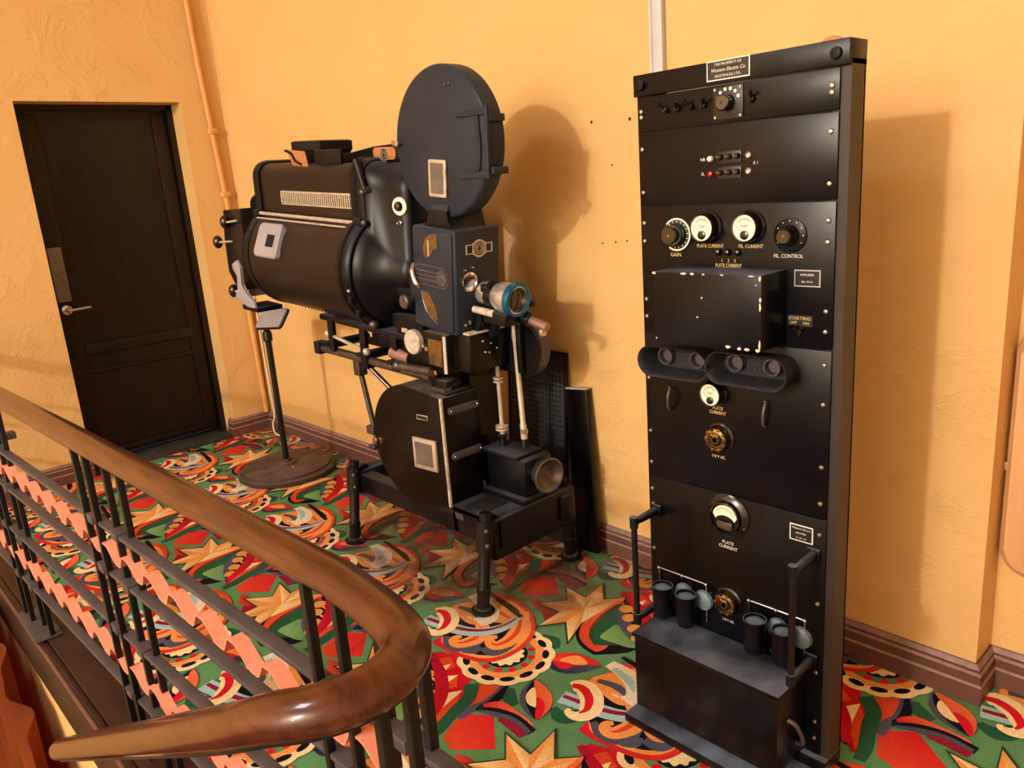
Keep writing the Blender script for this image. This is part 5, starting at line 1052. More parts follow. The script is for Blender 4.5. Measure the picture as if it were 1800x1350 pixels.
for z in (1.80, 1.63):
    obj('hinge_bracket', bx(NB(), -2.035, -2.005, my0-.004, my1-.01, z-.012, z+.012, .003), 'slate_paint', mg)
MW = Matrix.Translation((-2.310, my0, 1.620)) @ RotY(6)
wf = obj('window_frame', tr(prism(NB(), rrect(-.050, .050, -.066, .066, .008, 3), -.007, 0, lambda u, v, w: Vector((u, w, v)), .002), MW), 'cream_metal', mg)
obj('window_pane', tr(prism(NB(), rrect(-.036, .036, -.054, .054, .004, 3), -.0085, -.006, lambda u, v, w: Vector((u, w, v))), MW), 'window_glass', wf)
for dz_ in (-.04, .03):
    obj('window_hinge', tr(bx(NB(), .044, .054, -.011, -.004, dz_-.01, dz_+.01, .002), MW), 'cream_metal', wf)
obj('latch_knob', lathe(NB(), (-2.515, my0, 1.760), (0, -1, 0), [(.008, 0), (.008, .012), (.014, .016), (.013, .024), (.001, .026)], 14), 'chrome', mg)
obj('latch_hook', bx(NB(), -2.562, -2.535, my0-.012, my0+.01, 1.752, 1.772, .004), 'nickel', mg)
for x, z in ((-2.20, 1.93), (-2.225, 1.928), (-2.46, 1.90)):
    obj('rivet', ball(NB(), (x, my0-.001, z), .006, 8), 'oily_steel', mg)

# ---- projector head
hdp = obj('projector_head', tr(bx(NB(), -.255, 0, 1.80, 2.02, 0, .392, .012, None, 3), MH), 'slate_paint', pr)
obj('magazine_neck', tr(prism(NB(), [(-.20, .390), (-.03, .390), (-.055, .415), (-.06, .455), (-.165, .455), (-.17, .415)], 1.815, 1.985, lambda u, v, w: Vector((u, w, v)), .004), MH), 'cast_black', pr)
obj('neck_tongue', tr(bx(NB(), -.16, -.06, 1.82, 1.90, .40, .475, .006), MH), 'slate_paint', pr)
dr_ = obj('side_door', tr(bx(NB(), -.243, -.012, 1.793, 1.801, .012, .380, .004), MH), 'slate_paint', hdp)
def headpoly(pts, y0, y1, m_, nm, par, bevel=.0):
    return obj(nm, tr(prism(NB(), pts, y0, y1, lambda u, v, w: Vector((u, w, v)), bevel), MH), m_, par)
headpoly([(-.170, .285), (-.178, .305), (-.172, .330), (-.158, .352), (-.135, .366), (-.110, .372), (-.092, .370), (-.090, .330), (-.094, .318), (-.118, .310), (-.126, .296), (-.142, .281), (-.156, .279)], 1.7912, 1.7935, 'amber_glass', 'inspection_window', hdp)
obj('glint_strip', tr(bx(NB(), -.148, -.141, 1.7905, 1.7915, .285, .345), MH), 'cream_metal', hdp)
headpoly([(-.188, .145), (-.184, .112), (-.168, .082), (-.140, .058), (-.112, .045), (-.100, .048), (-.102, .066), (-.118, .102), (-.140, .132), (-.160, .148)], 1.7912, 1.7935, 'amber_glass', 'inspection_window', hdp)
bm = NB(); tube(bm, [Vector((-.192, 1.792, .15)), Vector((-.188, 1.792, .112)), Vector((-.170, 1.792, .078)), Vector((-.142, 1.792, .053)), Vector((-.108, 1.792, .036)), Vector((-.094, 1.792, .034))], .003, 6)
obj('window_lip', tr(bm, MH), 'oily_steel', hdp)
# side badge: three bars ending in a round medallion
bd = headpoly(rrect(-.238, -.028, .172, .252, .036, 6), 1.7905, 1.7935, 'iron_grey', 'side_badge', hdp)
headpoly(rrect(-.233, -.033, .177, .247, .032, 6), 1.7895, 1.7906, 'slate_paint', 'badge_field', hdp)
for h in (.196, .212, .228):
    obj('badge_bar', tr(bx(NB(), -.225, -.085, 1.7885, 1.7896, h-.003, h+.003), MH), 'iron_grey', hdp)
obj('badge_medallion', tr(lathe(NB(), (-.067, 1.790, .212), (0, -1, 0), [(.030, 0), (.030, .002), (.024, .003), (.022, .002), (.012, .002), (.010, .0035), (.001, .0035)], 20), MH), 'iron_grey', hdp)
bm = NB(); tube(bm, catmull([(-.243, 1.795, .245), (-.232, 1.778, .225), (-.215, 1.772, .195), (-.200, 1.776, .170), (-.196, 1.795, .160)], 5), .0055, 8, flat=1.6)
obj('door_handle', tr(bm, MH), 'chrome', hdp)
# front face
FXm = lambda u, v, w: Vector((w, u, v))
obj('aperture_ring', tr(lathe(NB(), (0, 1.862, .200), (1, 0, 0), [(.037, 0), (.037, .008), (.033, .010), (.030, .004)], 28), MH), 'chrome', hdp)
obj('aperture', tr(lathe(NB(), (.001, 1.862, .200), (1, 0, 0), [(.031, 0), (.030, .003), (.018, .002), (.001, .002)], 24), MH), 'dark_glass', hdp)
em = obj('front_emblem', tr(lathe(NB(), (.0, 1.915, .318), (1, 0, 0), [(.033, 0), (.033, .004), (.026, .004), (.025, .002)], 28), MH), 'cream_metal', hdp)
for r_, w_ in ((.020, .003), (.012, .003)):
    obj('emblem_ring', tr(lathe(NB(), (.002, 1.915, .318), (1, 0, 0), [(r_, 0), (r_, .003), (r_-w_, .003), (r_-w_, 0)], 20), MH), 'cream_metal', em)
obj('emblem_core', tr(lathe(NB(), (.001, 1.915, .318), (1, 0, 0), [(.026, 0), (.025, .0012), (.001, .0012)], 20), MH), 'plate_black', em)
for s_ in (-1, 1):
    bm = NB(); a0, a1 = 1.915+s_*.031, 1.915+s_*.062
    lo, hi = min(a0, a1), max(a0, a1)
    bx(bm, .0, .004, lo, hi, .300, .304); bx(bm, .0, .004, lo, hi, .332, .336)
    bx(bm, .0, .004, (hi if s_ > 0 else lo)-.002, (hi if s_ > 0 else lo)+.002, .300, .336)
    bx(bm, .0, .004, (lo if s_ > 0 else hi)-.002, (lo if s_ > 0 else hi)+.002, .296, .340)
    obj('emblem_wing', tr(bm, MH), 'cream_metal', em)
for y, h in ((1.842, .246), (1.878, .252)):
    obj('adjust_pin', tr(lathe(NB(), (.0, y, h), (1, 0, 0), [(.005, 0), (.004, .010)], 8), MH), 'nickel', hdp)
for y, h, r_ in ((1.838, .040, .006), (1.862, .046, .009)):
    obj('button', tr(lathe(NB(), (.0, y, h), (1, 0, 0), [(r_, 0), (r_, .008), (r_*.6, .010)], 12), MH), 'nickel', hdp)
kb = obj('framing_knob', tr(lathe(NB(), (-.262, 1.80, .098), (0, -1, 0), [(.010, 0), (.010, .030), (.027, .034), (.028, .046), (.022, .052), (.001, .053)], 24), MH), 'oily_steel', pr)
# ---- lens
LM = MH @ Matrix.Translation((0, 1.928, .152))
ln = obj('lens_barrel', tr(lathe(NB(), (0, 0, 0), (1, 0, 0), [(.030, -.03), (.036, 0), (.044, .012), (.044, .070), (.040, .075), (.046, .085), (.050, .10), (.056, .115), (.059, .150), (.059, .175), (.055, .178)], 40), LM), 'lens_silver', pr, label='silver projection lens with blue front ring')
obj('clamp_band', tr(lathe(NB(), (.058, 0, 0), (1, 0, 0), [(.045, 0), (.051, 0), (.051, .034), (.045, .034)], 32), LM), 'iron_black', ln)
obj('clamp_lug', tr(bx(NB(), .055, .090, -.058, -.040, .018, .046, .004), LM), 'iron_black', ln)
obj('front_ring', tr(lathe(NB(), (.172, 0, 0), (1, 0, 0), [(.056, 0), (.063, .002), (.0645, .014), (.061, .026), (.052, .028), (.050, .012)], 40), LM), 'lens_blue', ln, label='blue anodised lens ring')
obj('inner_ring', tr(lathe(NB(), (.184, 0, 0), (1, 0, 0), [(.0515, 0), (.0515, .010), (.046, .010), (.046, -.002)], 40), LM), 'nickel', ln)
obj('front_glass', tr(lathe(NB(), (.180, 0, 0), (1, 0, 0), [(.047, 0), (.040, .004), (.022, .007), (.001, .008)], 32), LM), 'dark_glass', ln)
bm = NB(); cyl(bm, (.01, -.052, -.055), (.10, -.030, -.062), .013, .015, 12); 
obj('focus_shaft', tr(bm, LM), 'worn_white', ln)
lmn = obj('lens_mount', tr(bx(NB(), -.005, .17, -.040, .050, -.10, -.055, .006), LM), 'cast_black', pr)
obj('mount_arm', tr(prism(NB(), [(.0, -.06), (.045, -.06), (.05, -.10), (.02, -.155), (.0, -.16)], -.05, -.02, lambda u, v, w: Vector((u, w, v)), .003), LM), 'cast_black', lmn)
obj('mount_arm', tr(prism(NB(), [(.05, -.10), (.075, -.10), (.06, -.16), (.0, -.20), (.0, -.165)], .0, .03, lambda u, v, w: Vector((u, w, v)), .003), LM), 'cast_black', lmn)
bm = NB(); cyl(bm, (.12, .05, -.065), (.19, .065, -.085), .030, .026, 14)
dl = obj('drive_coupling', tr(bm, LM), 'cast_black', pr)
bm = NB(); cyl(bm, (.185, .068, -.085), (.27, .075, -.10), .017, .017, 14)
obj('coupling_shaft', tr(bm, LM), 'pinkish_metal', dl)
obj('set_screw', tr(bx(NB(), .235, .258, .06, .085, -.135, -.11, .003), LM), 'nickel', dl)
obj('coupling_lever', tr(bx(NB(), .12, .20, .06, .085, -.035, -.012, .004), LM), 'cast_black', dl)

# ---- sound head
MS = Matrix.Translation((-2.25, 0, 1.035)) @ RotY(3)
sh = obj('sound_head', tr(bx(NB(), -.385, -.072, 1.802, 2.03, -.150, .004, .006), MS), 'black_enamel', pr)
obj('edge_strip', tr(bx(NB(), -.088, -.071, 1.7985, 1.803, -.148, .0), MS), 'worn_white', sh)
fb = obj('front_block', tr(bx(NB(), -.072, .030, 1.835, 2.035, -.135, .012, .004), MS), 'black_enamel', sh)
obj('top_ledge', tr(bx(NB(), -.06, .035, 1.83, 2.055, .0125, .022, .003), MS), 'worn_white', fb)
cy_ = MS
obj('optic_plate', tr(bx(NB(), -.180, -.095, 1.797, 1.803, -.125, -.02, .002), MS), 'amber_glass', sh)
wh = obj('round_cover', tr(lathe(NB(), (-.262, 1.802, -.045), (0, -1, 0), [(.050, 0), (.050, .020), (.046, .024), (.001, .0245)], 32), MS), 'worn_white', sh, label='round white cover')
for a, h, r_ in ((-.197, -.052, .009), (-.178, -.060, .010), (-.300, -.012, .006)):
    obj('sound_knob', tr(lathe(NB(), (a, 1.802, h), (0, -1, 0), [(r_*.6, 0), (r_, .010), (r_*.9, .018), (.001, .02)], 12), MS), 'nickel', sh)
obj('small_plate', tr(bx(NB(), -.352, -.312, 1.800, 1.8025, -.020, .0, .0), MS), 'cream_metal', sh)
for y, h in ((1.90, -.02), (1.94, -.035), (1.93, -.07), (1.97, -.06), (1.91, -.065)):
    obj('front_screw', tr(lathe(NB(), (.0305, y, h), (1, 0, 0), [(.005, 0), (.004, .003)], 8), MS), 'nickel', fb)
bm = NB(); cyl(bm, (-.35, 1.77, -.155), (-.16, 1.79, -.150), .017, .017, 12); ball(bm, (-.355, 1.77, -.155), .022, 10)
obj('film_roller', tr(bm, MS), 'oily_steel', sh)
bm = NB(); cyl(bm, (-.43, 1.80, -.115), (-.33, 1.82, -.13), .026, .030, 14)
obj('film_roller', tr(bm, MS), 'pinkish_metal', sh)

# ---- lower magazine
LX0, LX1, LY0, LY1 = -2.83, -2.335, 1.76, 1.948
cx_, cz_, rr_ = -2.575, .565, .256
def lower_outline(s=1.0):
    o_ = []
    for k in range(33):
        t = math.radians(82+(282-82)*k/32)
        o_.append((cx_+rr_*s*math.cos(t), cz_+rr_*s*math.sin(t)))
    return o_+[(LX1-.06, .335), (LX1, .352), (LX1, .800)]
lmg = obj('lower_magazine', prism(NB(), lower_outline(), LY0, LY1, lambda u, v, w: Vector((u, w, v)), .005), 'black_enamel', pr, smooth=30)
bm = NB(); bx(bm, LX1-.010, LX1+.002, LY0-.003, LY0+.006, .352, .802)
obj('worn_edge', bm, 'worn_white', lmg)
for k in range(16):
    pass
wf = obj('window_frame', prism(NB(), [(-2.540, .482), (-2.388, .490), (-2.384, .622), (-2.536, .615)], -.014, 0, XZ(LY0), .004), 'cream_metal', lmg)
obj('window_pane', prism(NB(), [(-2.520, .502), (-2.408, .508), (-2.405, .604), (-2.518, .599)], -.0155, -.0125, XZ(LY0)), 'window_glass', wf)
obj('maker_plate', prism(NB(), [(-2.505, .692), (-2.432, .697), (-2.430, .718), (-2.503, .713)], -.002, 0, XZ(LY0)), 'cream_metal', lmg)
bm = NB(); bx(bm, -2.50, -2.434, LY0-.0028, LY0-.0018, .698, .711)
obj('plate_field', bm, 'plate_black', lmg)
for z in (.744, .557):
    g_ = obj('louvre', prism(NB(), rrect(1.785, 1.942, z-.016, z+.016, .015, 4), LX1, LX1+.012, FXm, .003), 'iron_grey', lmg)
    for y in (1.797, 1.93):
        obj('louvre_screw', lathe(NB(), (LX1+.012, y, z), (1, 0, 0), [(.004, 0), (.003, .002)], 8), 'nickel', g_)
obj('latch_knob', lathe(NB(), (-2.815, LY0, .545), (0, -1, 0), [(.012, 0), (.012, .008), (.015, .014), (.012, .020), (.001, .021)], 14), 'chrome', lmg)
obj('latch_knob', lathe(NB(), (-2.785, LY0, .548), (0, -1, 0), [(.016, 0), (.015, .006), (.001, .007)], 14), 'brass', lmg)
tp = obj('fire_trap', bx(NB(), -2.47, -2.37, 1.82, 1.90, .795, .850, .004), 'black_enamel', lmg)
obj('trap_roller', bx(NB(), -2.44, -2.36, 1.80, 1.84, .800, .828, .004), 'oily_steel', tp)
obj('top_flange', bx(NB(), -2.60, -2.345, 1.80, 1.94, .800, .812, .003), 'cast_black', lmg)
# column joining base, sound head and lamp house carriage
cl = obj('pedestal_column', loft(NB(), [[Vector((x, y, z)) for x, y in ((-2.62+dx_, 1.95), (-2.36-dx_, 1.95), (-2.36-dx_, 2.12), (-2.62+dx_, 2.12))] for z, dx_ in ((.30, 0), (.55, .03), (.90, .02))]), 'black_enamel', pr, smooth=20)
obj('column_head', bx(NB(), -2.66, -2.30, 1.93, 2.12, .855, .905, .008), 'black_enamel', cl)

# ---- lamp house
def keyhole(R, hw, top, rc, cx=0., n1=36):
    hw = min(hw, R*.98)
    o_ = []
    a0 = math.acos(hw/R)
    for k in range(n1+1):          # from near-side junction (y=-hw) round the bottom to far side
        t = math.pi-a0+(2*a0+math.pi)*k/n1
        o_.append((R*math.cos(t), R*math.sin(t)))
    rc = min(rc, hw*.95)
    for c_, b0 in ((hw-rc, 0), (-hw+rc, 90)):
        for k in range(7):
            t = math.radians(b0+15*k)
            o_.append((c_+rc*math.cos(t), top-rc+rc*math.sin(t)))
    return o_
def khring(a, *arg):
    return [Vector((a, y, h)) for y, h in keyhole(*arg)]
R0 = .242
lh = obj('lamp_house', tr(loft(NB(), [khring(-.83, R0, .14, .43, .06), khring(.0, R0, .14, .43, .06)]), ML), 'lamp_brown', pr, smooth=35)
obj('front_flange', tr(loft(NB(), [khring(-.020, .256, .155, .446, .07), khring(-.012, .266, .163, .453, .07), khring(.012, .266, .163, .453, .07), khring(.018, .256, .156, .446, .07), khring(.026, .256, .156, .446, .07), khring(.032, .263, .16, .450, .07), khring(.055, .260, .158, .448, .07), khring(.066, .248, .152, .442, .07)]), ML), 'cast_black', lh, smooth=40)
obj('rear_flange', tr(loft(NB(), [khring(-.870, .250, .15, .440, .07), khring(-.835, .256, .155, .444, .07), khring(-.815, .250, .15, .438, .07)]), ML), 'cast_black', lh, smooth=40)
fc = obj('front_casting', tr(loft(NB(), [khring(.045, .240, .15, .440, .07), khring(.075, .232, .145, .436, .07), khring(.10, .205, .135, .430, .08), khring(.125, .170, .120, .424, .09), khring(.18, .135, .105, .420, .09), khring(.235, .120, .098, .412, .09), khring(.262, .108, .085, .398, .08), khring(.270, .09, .07, .380, .065)]), ML), 'cast_black', pr, smooth=50)
obj('snout', tr(lathe(NB(), (.20, 0, -.045), (1, 0, 0), [(.12, 0), (.112, .03), (.098, .06), (.094, .115), (.080, .118), (.075, .16)], 36), ML), 'cast_black', fc)
sp_ = obj('light_shutter', tr(bx(NB(), .275, .300, -.112, -.07, -.095, .035, .004), ML), 'iron_grey', fc)
obj('shutter_slot', tr(bx(NB(), .280, .296, -.1135, -.11, -.075, .015), ML), 'void_black', sp_)
dn = obj('porthole_dial', tr(lathe(NB(), (.232, -.098, .268), (.25, -1, 0), [(.035, 0), (.035, .006), (.031, .008), (.018, .008)], 28), ML), 'dial_cream', fc)
obj('dial_knob', tr(lathe(NB(), (.232, -.100, .268), (.25, -1, 0), [(.019, 0), (.019, .012), (.014, .019), (.001, .022)], 20), ML), 'bakelite', dn)
sw_ = obj('lamp_switch', tr(lathe(NB(), (.232, -.100, .205), (.25, -1, 0), [(.010, 0), (.010, .006), (.004, .010), (.004, .022)], 12), ML), 'chrome', fc)
# curved door with silver porthole
def cylpt(a, phi, r):   # phi measured from the near horizontal upwards
    return Vector((a, -r*math.cos(phi), r*math.sin(phi)))
bm = NB(); rows = []
PH = [math.radians(50-112*k/28) for k in range(29)]
for r_ in (R0+.001, R0+.010):
    rows.append([[bm.verts.new(cylpt(a, p, r_)) for p in PH] for a in (-.800, -.03)])
(a_in, b_in), (a_o, b_o) = rows
for k in range(28):
    bm.faces.new((a_o[k], b_o[k], b_o[k+1], a_o[k+1]))
    bm.faces.new((a_o[k], a_o[k+1], a_in[k+1], a_in[k])); bm.faces.new((b_o[k], b_in[k], b_in[k+1], b_o[k+1]))
bm.faces.new((a_o[0], a_in[0], b_in[0], b_o[0])); bm.faces.new((a_o[28], b_o[28], b_in[28], a_in[28]))
lamp_door = obj('lamp_door', tr(bm, ML), 'lamp_brown', lh, smooth=45)
def on_cyl(u, v, w):    # local patch around the porthole centre: u along axis, v up, w outward
    return cylpt(PA+u, PPH+v/R0, R0+.011+w)
PA, PPH = -.60, math.radians(22)
bm = NB()
def lp(h, w_, rc, out): return [on_cyl(u, v, out) for u, v in rrect(-h, h, -w_, w_, rc, 4)]
loft(bm, [lp(.106, .074, .022, -.004), lp(.104, .072, .020, .020), lp(.097, .066, .017, .025), lp(.083, .053, .006, .023), lp(.036, .026, .003, .004), lp(.036, .026, .003, .0015)])
ph = obj('porthole_frame', tr(bm, ML), 'grey_cast', lh, smooth=30, label='pale grey sunken porthole frame')
bm = NB(); loft(bm, [lp(.040, .029, .003, .0046), lp(.040, .029, .003, .002)])
obj('porthole_glass', tr(bm, ML), 'void_black', lh)
bm = NB(); cyl(bm, (-.83, -.165, .206), (.035, -.165, .200), .0085, None, 10)
dr2 = obj('door_rod', tr(bm, ML), 'cream_metal', lh)
bm = NB(); cyl(bm, (-.80, -.186, .186), (-.03, -.186, .182), .0045, None, 8)
obj('door_bead', tr(bm, ML), 'cream_metal', lh)
for a in (-.835, .035):
    obj('rod_boss', tr(bx(NB(), a-.03, a+.03, -.180, -.14, .185, .222, .010), ML), 'cast_black', lh)
obj('rod_tip', tr(ball(NB(), (.075, -.165, .203), .015, 10), ML), 'oily_steel', lh)
bm = NB()
for k in range(26):
    a = -.80+.76*k/25
    ball(bm, cylpt(a, math.radians(-66), R0+.008), .005, 6)
ob_ = obj('rivet_row', tr(bm, ML), 'lamp_brown', lh); ob_['kind'] = 'stuff'
# vent grille on hood: frame with upright slats
vg = obj('vent_frame', tr(prism(NB(), rrect(-.625, .030-.03, .250, .312, .008, 3), -.146, -.139, lambda u, v, w: Vector((u, w, v)), .002), ML), 'cream_metal', lh)
obj('vent_back', tr(bx(NB(), -.612, -.012, -.1475, -.1455, .258, .304), ML), 'void_black', lh)
sl = None
for k in range(37):
    a = -.606+.594*k/36
    c_ = ML @ Vector((a, -.1490, .281))
    if sl is None:
        sl = obj('vent_slat', tr(bx(NB(), a-.0045, a+.0045, -.1505, -.1475, .257, .305), ML), 'cream_metal', lh, smooth=0)
    else: copy_at(sl, c_, lh)
# hood top fittings
tb = obj('roof_vent', tr(loft(NB(), [[Vector((a*s+(-.47), y*s, h)) for a, y in ((-.115, -.075), (.115, -.075), (.115, .075), (-.115, .075))] for h, s in ((.425, 1), (.47, 1), (.485, 1.08), (.52, 1.08), (.525, .95))]), ML), 'cast_black', lh, smooth=20)
obj('roof_flap', tr(bx(NB(), -.33, -.12, -.125, -.11, .425, .485, .006), ML), 'cast_black', lh)
rk_ = obj('roof_plate', tr(prism(NB(), [(-.26, .43), (.16, .43), (.185, .45), (.18, .478), (.15, .500), (.02, .492), (-.26, .458)], -.050, -.030, lambda u, v, w: Vector((u, w, v)), .004), ML), 'cast_black', lh)
obj('roof_emblem', tr(prism(NB(), rrect(.015, .165, .440, .488, .018, 5), -.056, -.0495, lambda u, v, w: Vector((u, w, v)), .001), ML), 'copper_tag', lh)
for r_ in (.010, .018, .026):
    obj('emblem_ray', tr(lathe(NB(), (.09, -.0562, .458), (0, -1, 0), [(r_, 0), (r_, .0012), (r_-.002, .0012), (r_-.002, 0)], 18), ML), 'cream_metal', lh)
obj('copper_flap', tr(prism(NB(), [(-.575, .490), (-.42, .480), (-.40, .415), (-.535, .420)], -.118, -.112, lambda u, v, w: Vector((u, w, v)), .002), ML), 'copper_tag', lh, label='small copper-coloured tag')
bm = NB(); tube(bm, catmull([(-.585, -.119, .485), (-.53, -.119, .470), (-.50, -.119, .440), (-.45, -.119, .425)], 5), .006, 8)
obj('flap_scroll', tr(bm, ML), 'cast_black', lh)
lv = NB(); cyl(lv, (.085, -.155, .33), (.045, -.160, .445), .011, .015, 12)
lvp = obj('arc_lever', tr(lv, ML), 'iron_black', lh)
lv = NB(); cyl(lv, (.090, -.13, .328), (.085, -.158, .332), .014, .014, 12); ball(lv, (.06, -.15, .320), .016, 10); 
obj('lever_pivot', tr(lv, ML), 'oily_steel', lvp)
for p in ((.05, -.232, -.10), (.05, -.20, -.16)):
    obj('flange_latch', tr(bx(NB(), p[0]-.012, p[0]+.014, p[1]-.02, p[1]+.01, p[2]-.015, p[2]+.015, .006), ML), 'cast_black', lh)
obj('latch_stud', tr(ball(NB(), (.055, -.25, -.06), .010, 8), ML), 'nickel', lh)
obj('lower_stud', tr(ball(NB(), (.06, -.15, -.215), .022, 10), ML), 'oily_steel', lh)
# rear mechanism
re = obj('rear_casting', tr(loft(NB(), [khring(-.865, .20, .12, .34, .06), khring(-.93, .185, .11, .32, .06), khring(-1.06, .165, .09, .28, .05), khring(-1.08, .14, .07, .24, .05)]), ML), 'cast_black', pr, smooth=25)
rb = obj('rear_housing', tr(prism(NB(), [(-1.26, .20), (-1.06, .215), (-1.05, -.19), (-1.17, -.25), (-1.29, -.12), (-1.29, .05)], -.15, .10, lambda u, v, w: Vector((u, w, v)), .012), ML), 'lamp_brown', re)
for a, y, h, L_ in ((-1.19, -.175, .145, .10), (-1.32, -.17, .035, .13), (-1.14, -.20, -.20, .11), (-1.08, -.19, -.20, .05)):
    bm = NB(); cyl(bm, (a+.02, y, h), (a+.02+L_, y+.01, h+.012), .006, None, 8)
    hs_ = obj('adjuster_rod', tr(bm, ML), 'cream_metal', re)
    if L_ > .06:
        bm = NB(); ball(bm, (a, y, h), .030, 14, (.85, .85, 1.15))
        obj('ball_knob', tr(bm, ML), 'bakelite', re, label='black ball knob')
gb = obj('rear_bracket', tr(prism(NB(), [(-1.12, -.06), (-1.06, -.035), (-1.03, -.07), (-1.04, -.16), (-1.0, -.20), (-.93, -.225), (-.92, -.265), (-.99, -.275), (-1.08, -.235), (-1.13, -.245), (-1.14, -.215), (-1.09, -.195), (-1.075, -.115), (-1.12, -.085)], -.20, -.185, lambda u, v, w: Vector((u, w, v)), .003), ML), 'grey_cast', re, label='pale grey cast bracket')
obj('bracket_shelf', tr(bx(NB(), -1.06, -.90, -.20, -.06, -.285, -.262, .004), ML), 'cast_black', gb)
# carriage under lamp house
cg = obj('carriage', tr(bx(NB(), -.42, .30, -.13, .13, -.262, -.236, .006), ML), 'cast_black', pr)
for a in (-.33, -.07, .16):
    for y in (-.125, .11):
        obj('hanger', tr(bx(NB(), a-.022, a+.022, y-.008, y+.012, -.40, -.25, .004), ML), 'cast_black', cg)
for y in (-.105, .12):
    bm = NB(); cyl(bm, (-2.80-.50, 1.92+y, .895), (-2.45, 1.92+y, .860), .019, None, 12)
    obj('slide_rail', bm, 'oily_steel' if y < 0 else 'cast_black', cg)
for a, z in ((-3.27, .895), (-2.95, .880), (-2.72, .872)):
    bm = NB(); cyl(bm, (a, 1.80, z+.01), (a, 2.06, z+.01), .022, None, 12)
    obj('cross_tube', bm, 'cast_black', cg)
for x, z in ((-3.30, .897), (-2.90, .875)):
    bm = NB(); bx(bm, x-.025, x+.025, 1.79, 1.84, z-.03, z+.03, .006)
    obj('clamp_block', bm, 'cast_black', cg)
bm = NB(); cyl(bm, (-3.18, 1.795, .975), (-2.88, 1.795, .925), .008, None, 8); ball(bm, (-3.185, 1.795, .976), .015, 8); ball(bm, (-2.875, 1.795, .924), .018, 8)
obj('tie_rod', bm, 'cream_metal', cg)
bm = NB(); bx(bm, -2.90, -2.42, 1.86, 1.90, .935, .985, .005); bx(bm, -2.66, -2.46, 1.80, 1.84, 1.045, 1.105, .006)
obj('support_arm', bm, 'cast_black', cg)
bm = NB(); cyl(bm, (-3.02, 1.84, .82), (-2.96, 1.86, .40), .0125, None, 10); bx(bm, -3.045, -2.995, 1.82, 1.865, .79, .86, .006)
obj('stay_rod', bm, 'oily_steel', pr)
bm = NB(); cyl(bm, (-2.97, 1.86, .83), (-2.74, 1.93, .62), .011, None, 10)
obj('stay_rod', bm, 'oily_steel', pr)
bm = NB(); bx(bm, -3.0, -2.94, 1.82, 1.88, .52, .56, .006); bx(bm, -2.98, -2.93, 1.81, 1.87, .455, .475, .004)
obj('stay_clamp', bm, 'oily_steel', pr)

# ---- base frame, legs
bf = obj('base_frame', bx(NB(), -3.06, -2.30, 1.765, 1.835, .245, .335, .008), 'cast_black', pr)
obj('frame_rail', bx(NB(), -3.06, -2.05, 2.11, 2.18, .235, .345, .008), 'cast_black', bf)
obj('rear_cross', bx(NB(), -3.08, -3.0, 1.76, 2.17, .24, .350, .008), 'cast_black', bf)
fp = obj('front_casting_plate', bx(NB(), -2.335, -2.075, 1.765, 2.195, .335, .362, .006), 'cast_black', bf)
obj('front_apron', bx(NB(), -2.105, -2.070, 1.745, 2.20, .205, .365, .008), 'cast_black', bf)
obj('side_apron', bx(NB(), -2.34, -2.07, 1.765, 1.785, .245, .36, .005), 'cast_black', bf)
obj('plate_opening', bx(NB(), -2.285, -2.165, 1.80, 1.92, .3622, .3635), 'void_black', fp)
obj('serial_plate', bx(NB(), -2.318, -2.27, 1.7635, 1.765, .31, .335), 'iron_grey', bf)
LEGS = (((-3.03, 1.755), (-3.045, 1.712)), ((-2.095, 1.735), (-2.105, 1.688)), ((-2.12, 2.172), (-2.145, 2.232)), ((-3.03, 2.172), (-3.045, 2.232)))
for (tx, ty), (fx, fy) in LEGS:
    T = Vector((tx, ty, .405)); F = Vector((fx, fy, .006)); d = (T-F).normalized(); L_ = (T-F).length
    lg = obj('leg', lathe(NB(), F, d, [(.044, 0), (.046, .012), (.030, .018), (.025, .022), (.025, .075), (.0275, .078), (.0275, .098), (.0245, .10), (.0225, .105), (.0225, L_-.002), (.019, L_)], 20), 'iron_black', pr)
    obj('foot_collar', lathe(NB(), F+d*.010, d, [(.034, 0), (.034, .012), (.028, .015)], 20), 'oily_steel', lg)
    s_ = 1 if ty > 1.9 else -1
    bm = NB()
    z0, z1 = .255, .375
    pts = [T+d*(z0-.405), T+d*(z1-.405)]
    cyl(bm, pts[0], pts[1], .034, .034, 12)
    c_ = (pts[0]+pts[1])/2
    bx(bm, c_.x-.05, c_.x+.016, c_.y-s_*.045-.02, c_.y-s_*.045+.028, z0+.005, z1-.005, .005)
    ck = obj('leg_clamp', bm, 'iron_black', lg)
    for z in (.285, .345):
        obj('clamp_bolt', ball(NB(), (c_.x+.030, c_.y-.018, z), .010, 8), 'oily_steel', lg)
# ---- drive motor with hand wheel
mo = obj('drive_motor', bx(NB(), -2.315, -2.09, 1.945, 2.10, .385, .540, .014), 'cast_black', pr)
obj('motor_foot', bx(NB(), -2.33, -2.085, 1.925, 2.115, .362, .386, .004), 'cast_black', mo)
obj('motor_cap', bx(NB(), -2.335, -2.12, 1.93, 2.08, .538, .556, .006), 'cast_black', mo)
hw_ = obj('hand_wheel', lathe(NB(), (-2.09, 2.03, .472), (1, -.12, 0), [(.05, 0), (.055, .03), (.068, .045), (.072, .055), (.066, .060), (.058, .055), (.045, .035), (.03, .030), (.001, .030)], 36), 'oily_steel', mo, label='steel cup-shaped hand wheel')
obj('oil_plug', lathe(NB(), (-2.338, 1.94, .395), (0, -1, 0), [(.018, 0), (.018, .004), (.008, .006)], 14), 'oily_steel', fp)
obj('gear_neck', lathe(NB(), (-2.275, 2.01, .556), (0, 0, 1), [(.018, 0), (.014, .03), (.020, .035), (.020, .045), (.012, .048)], 14), 'cast_black', mo)
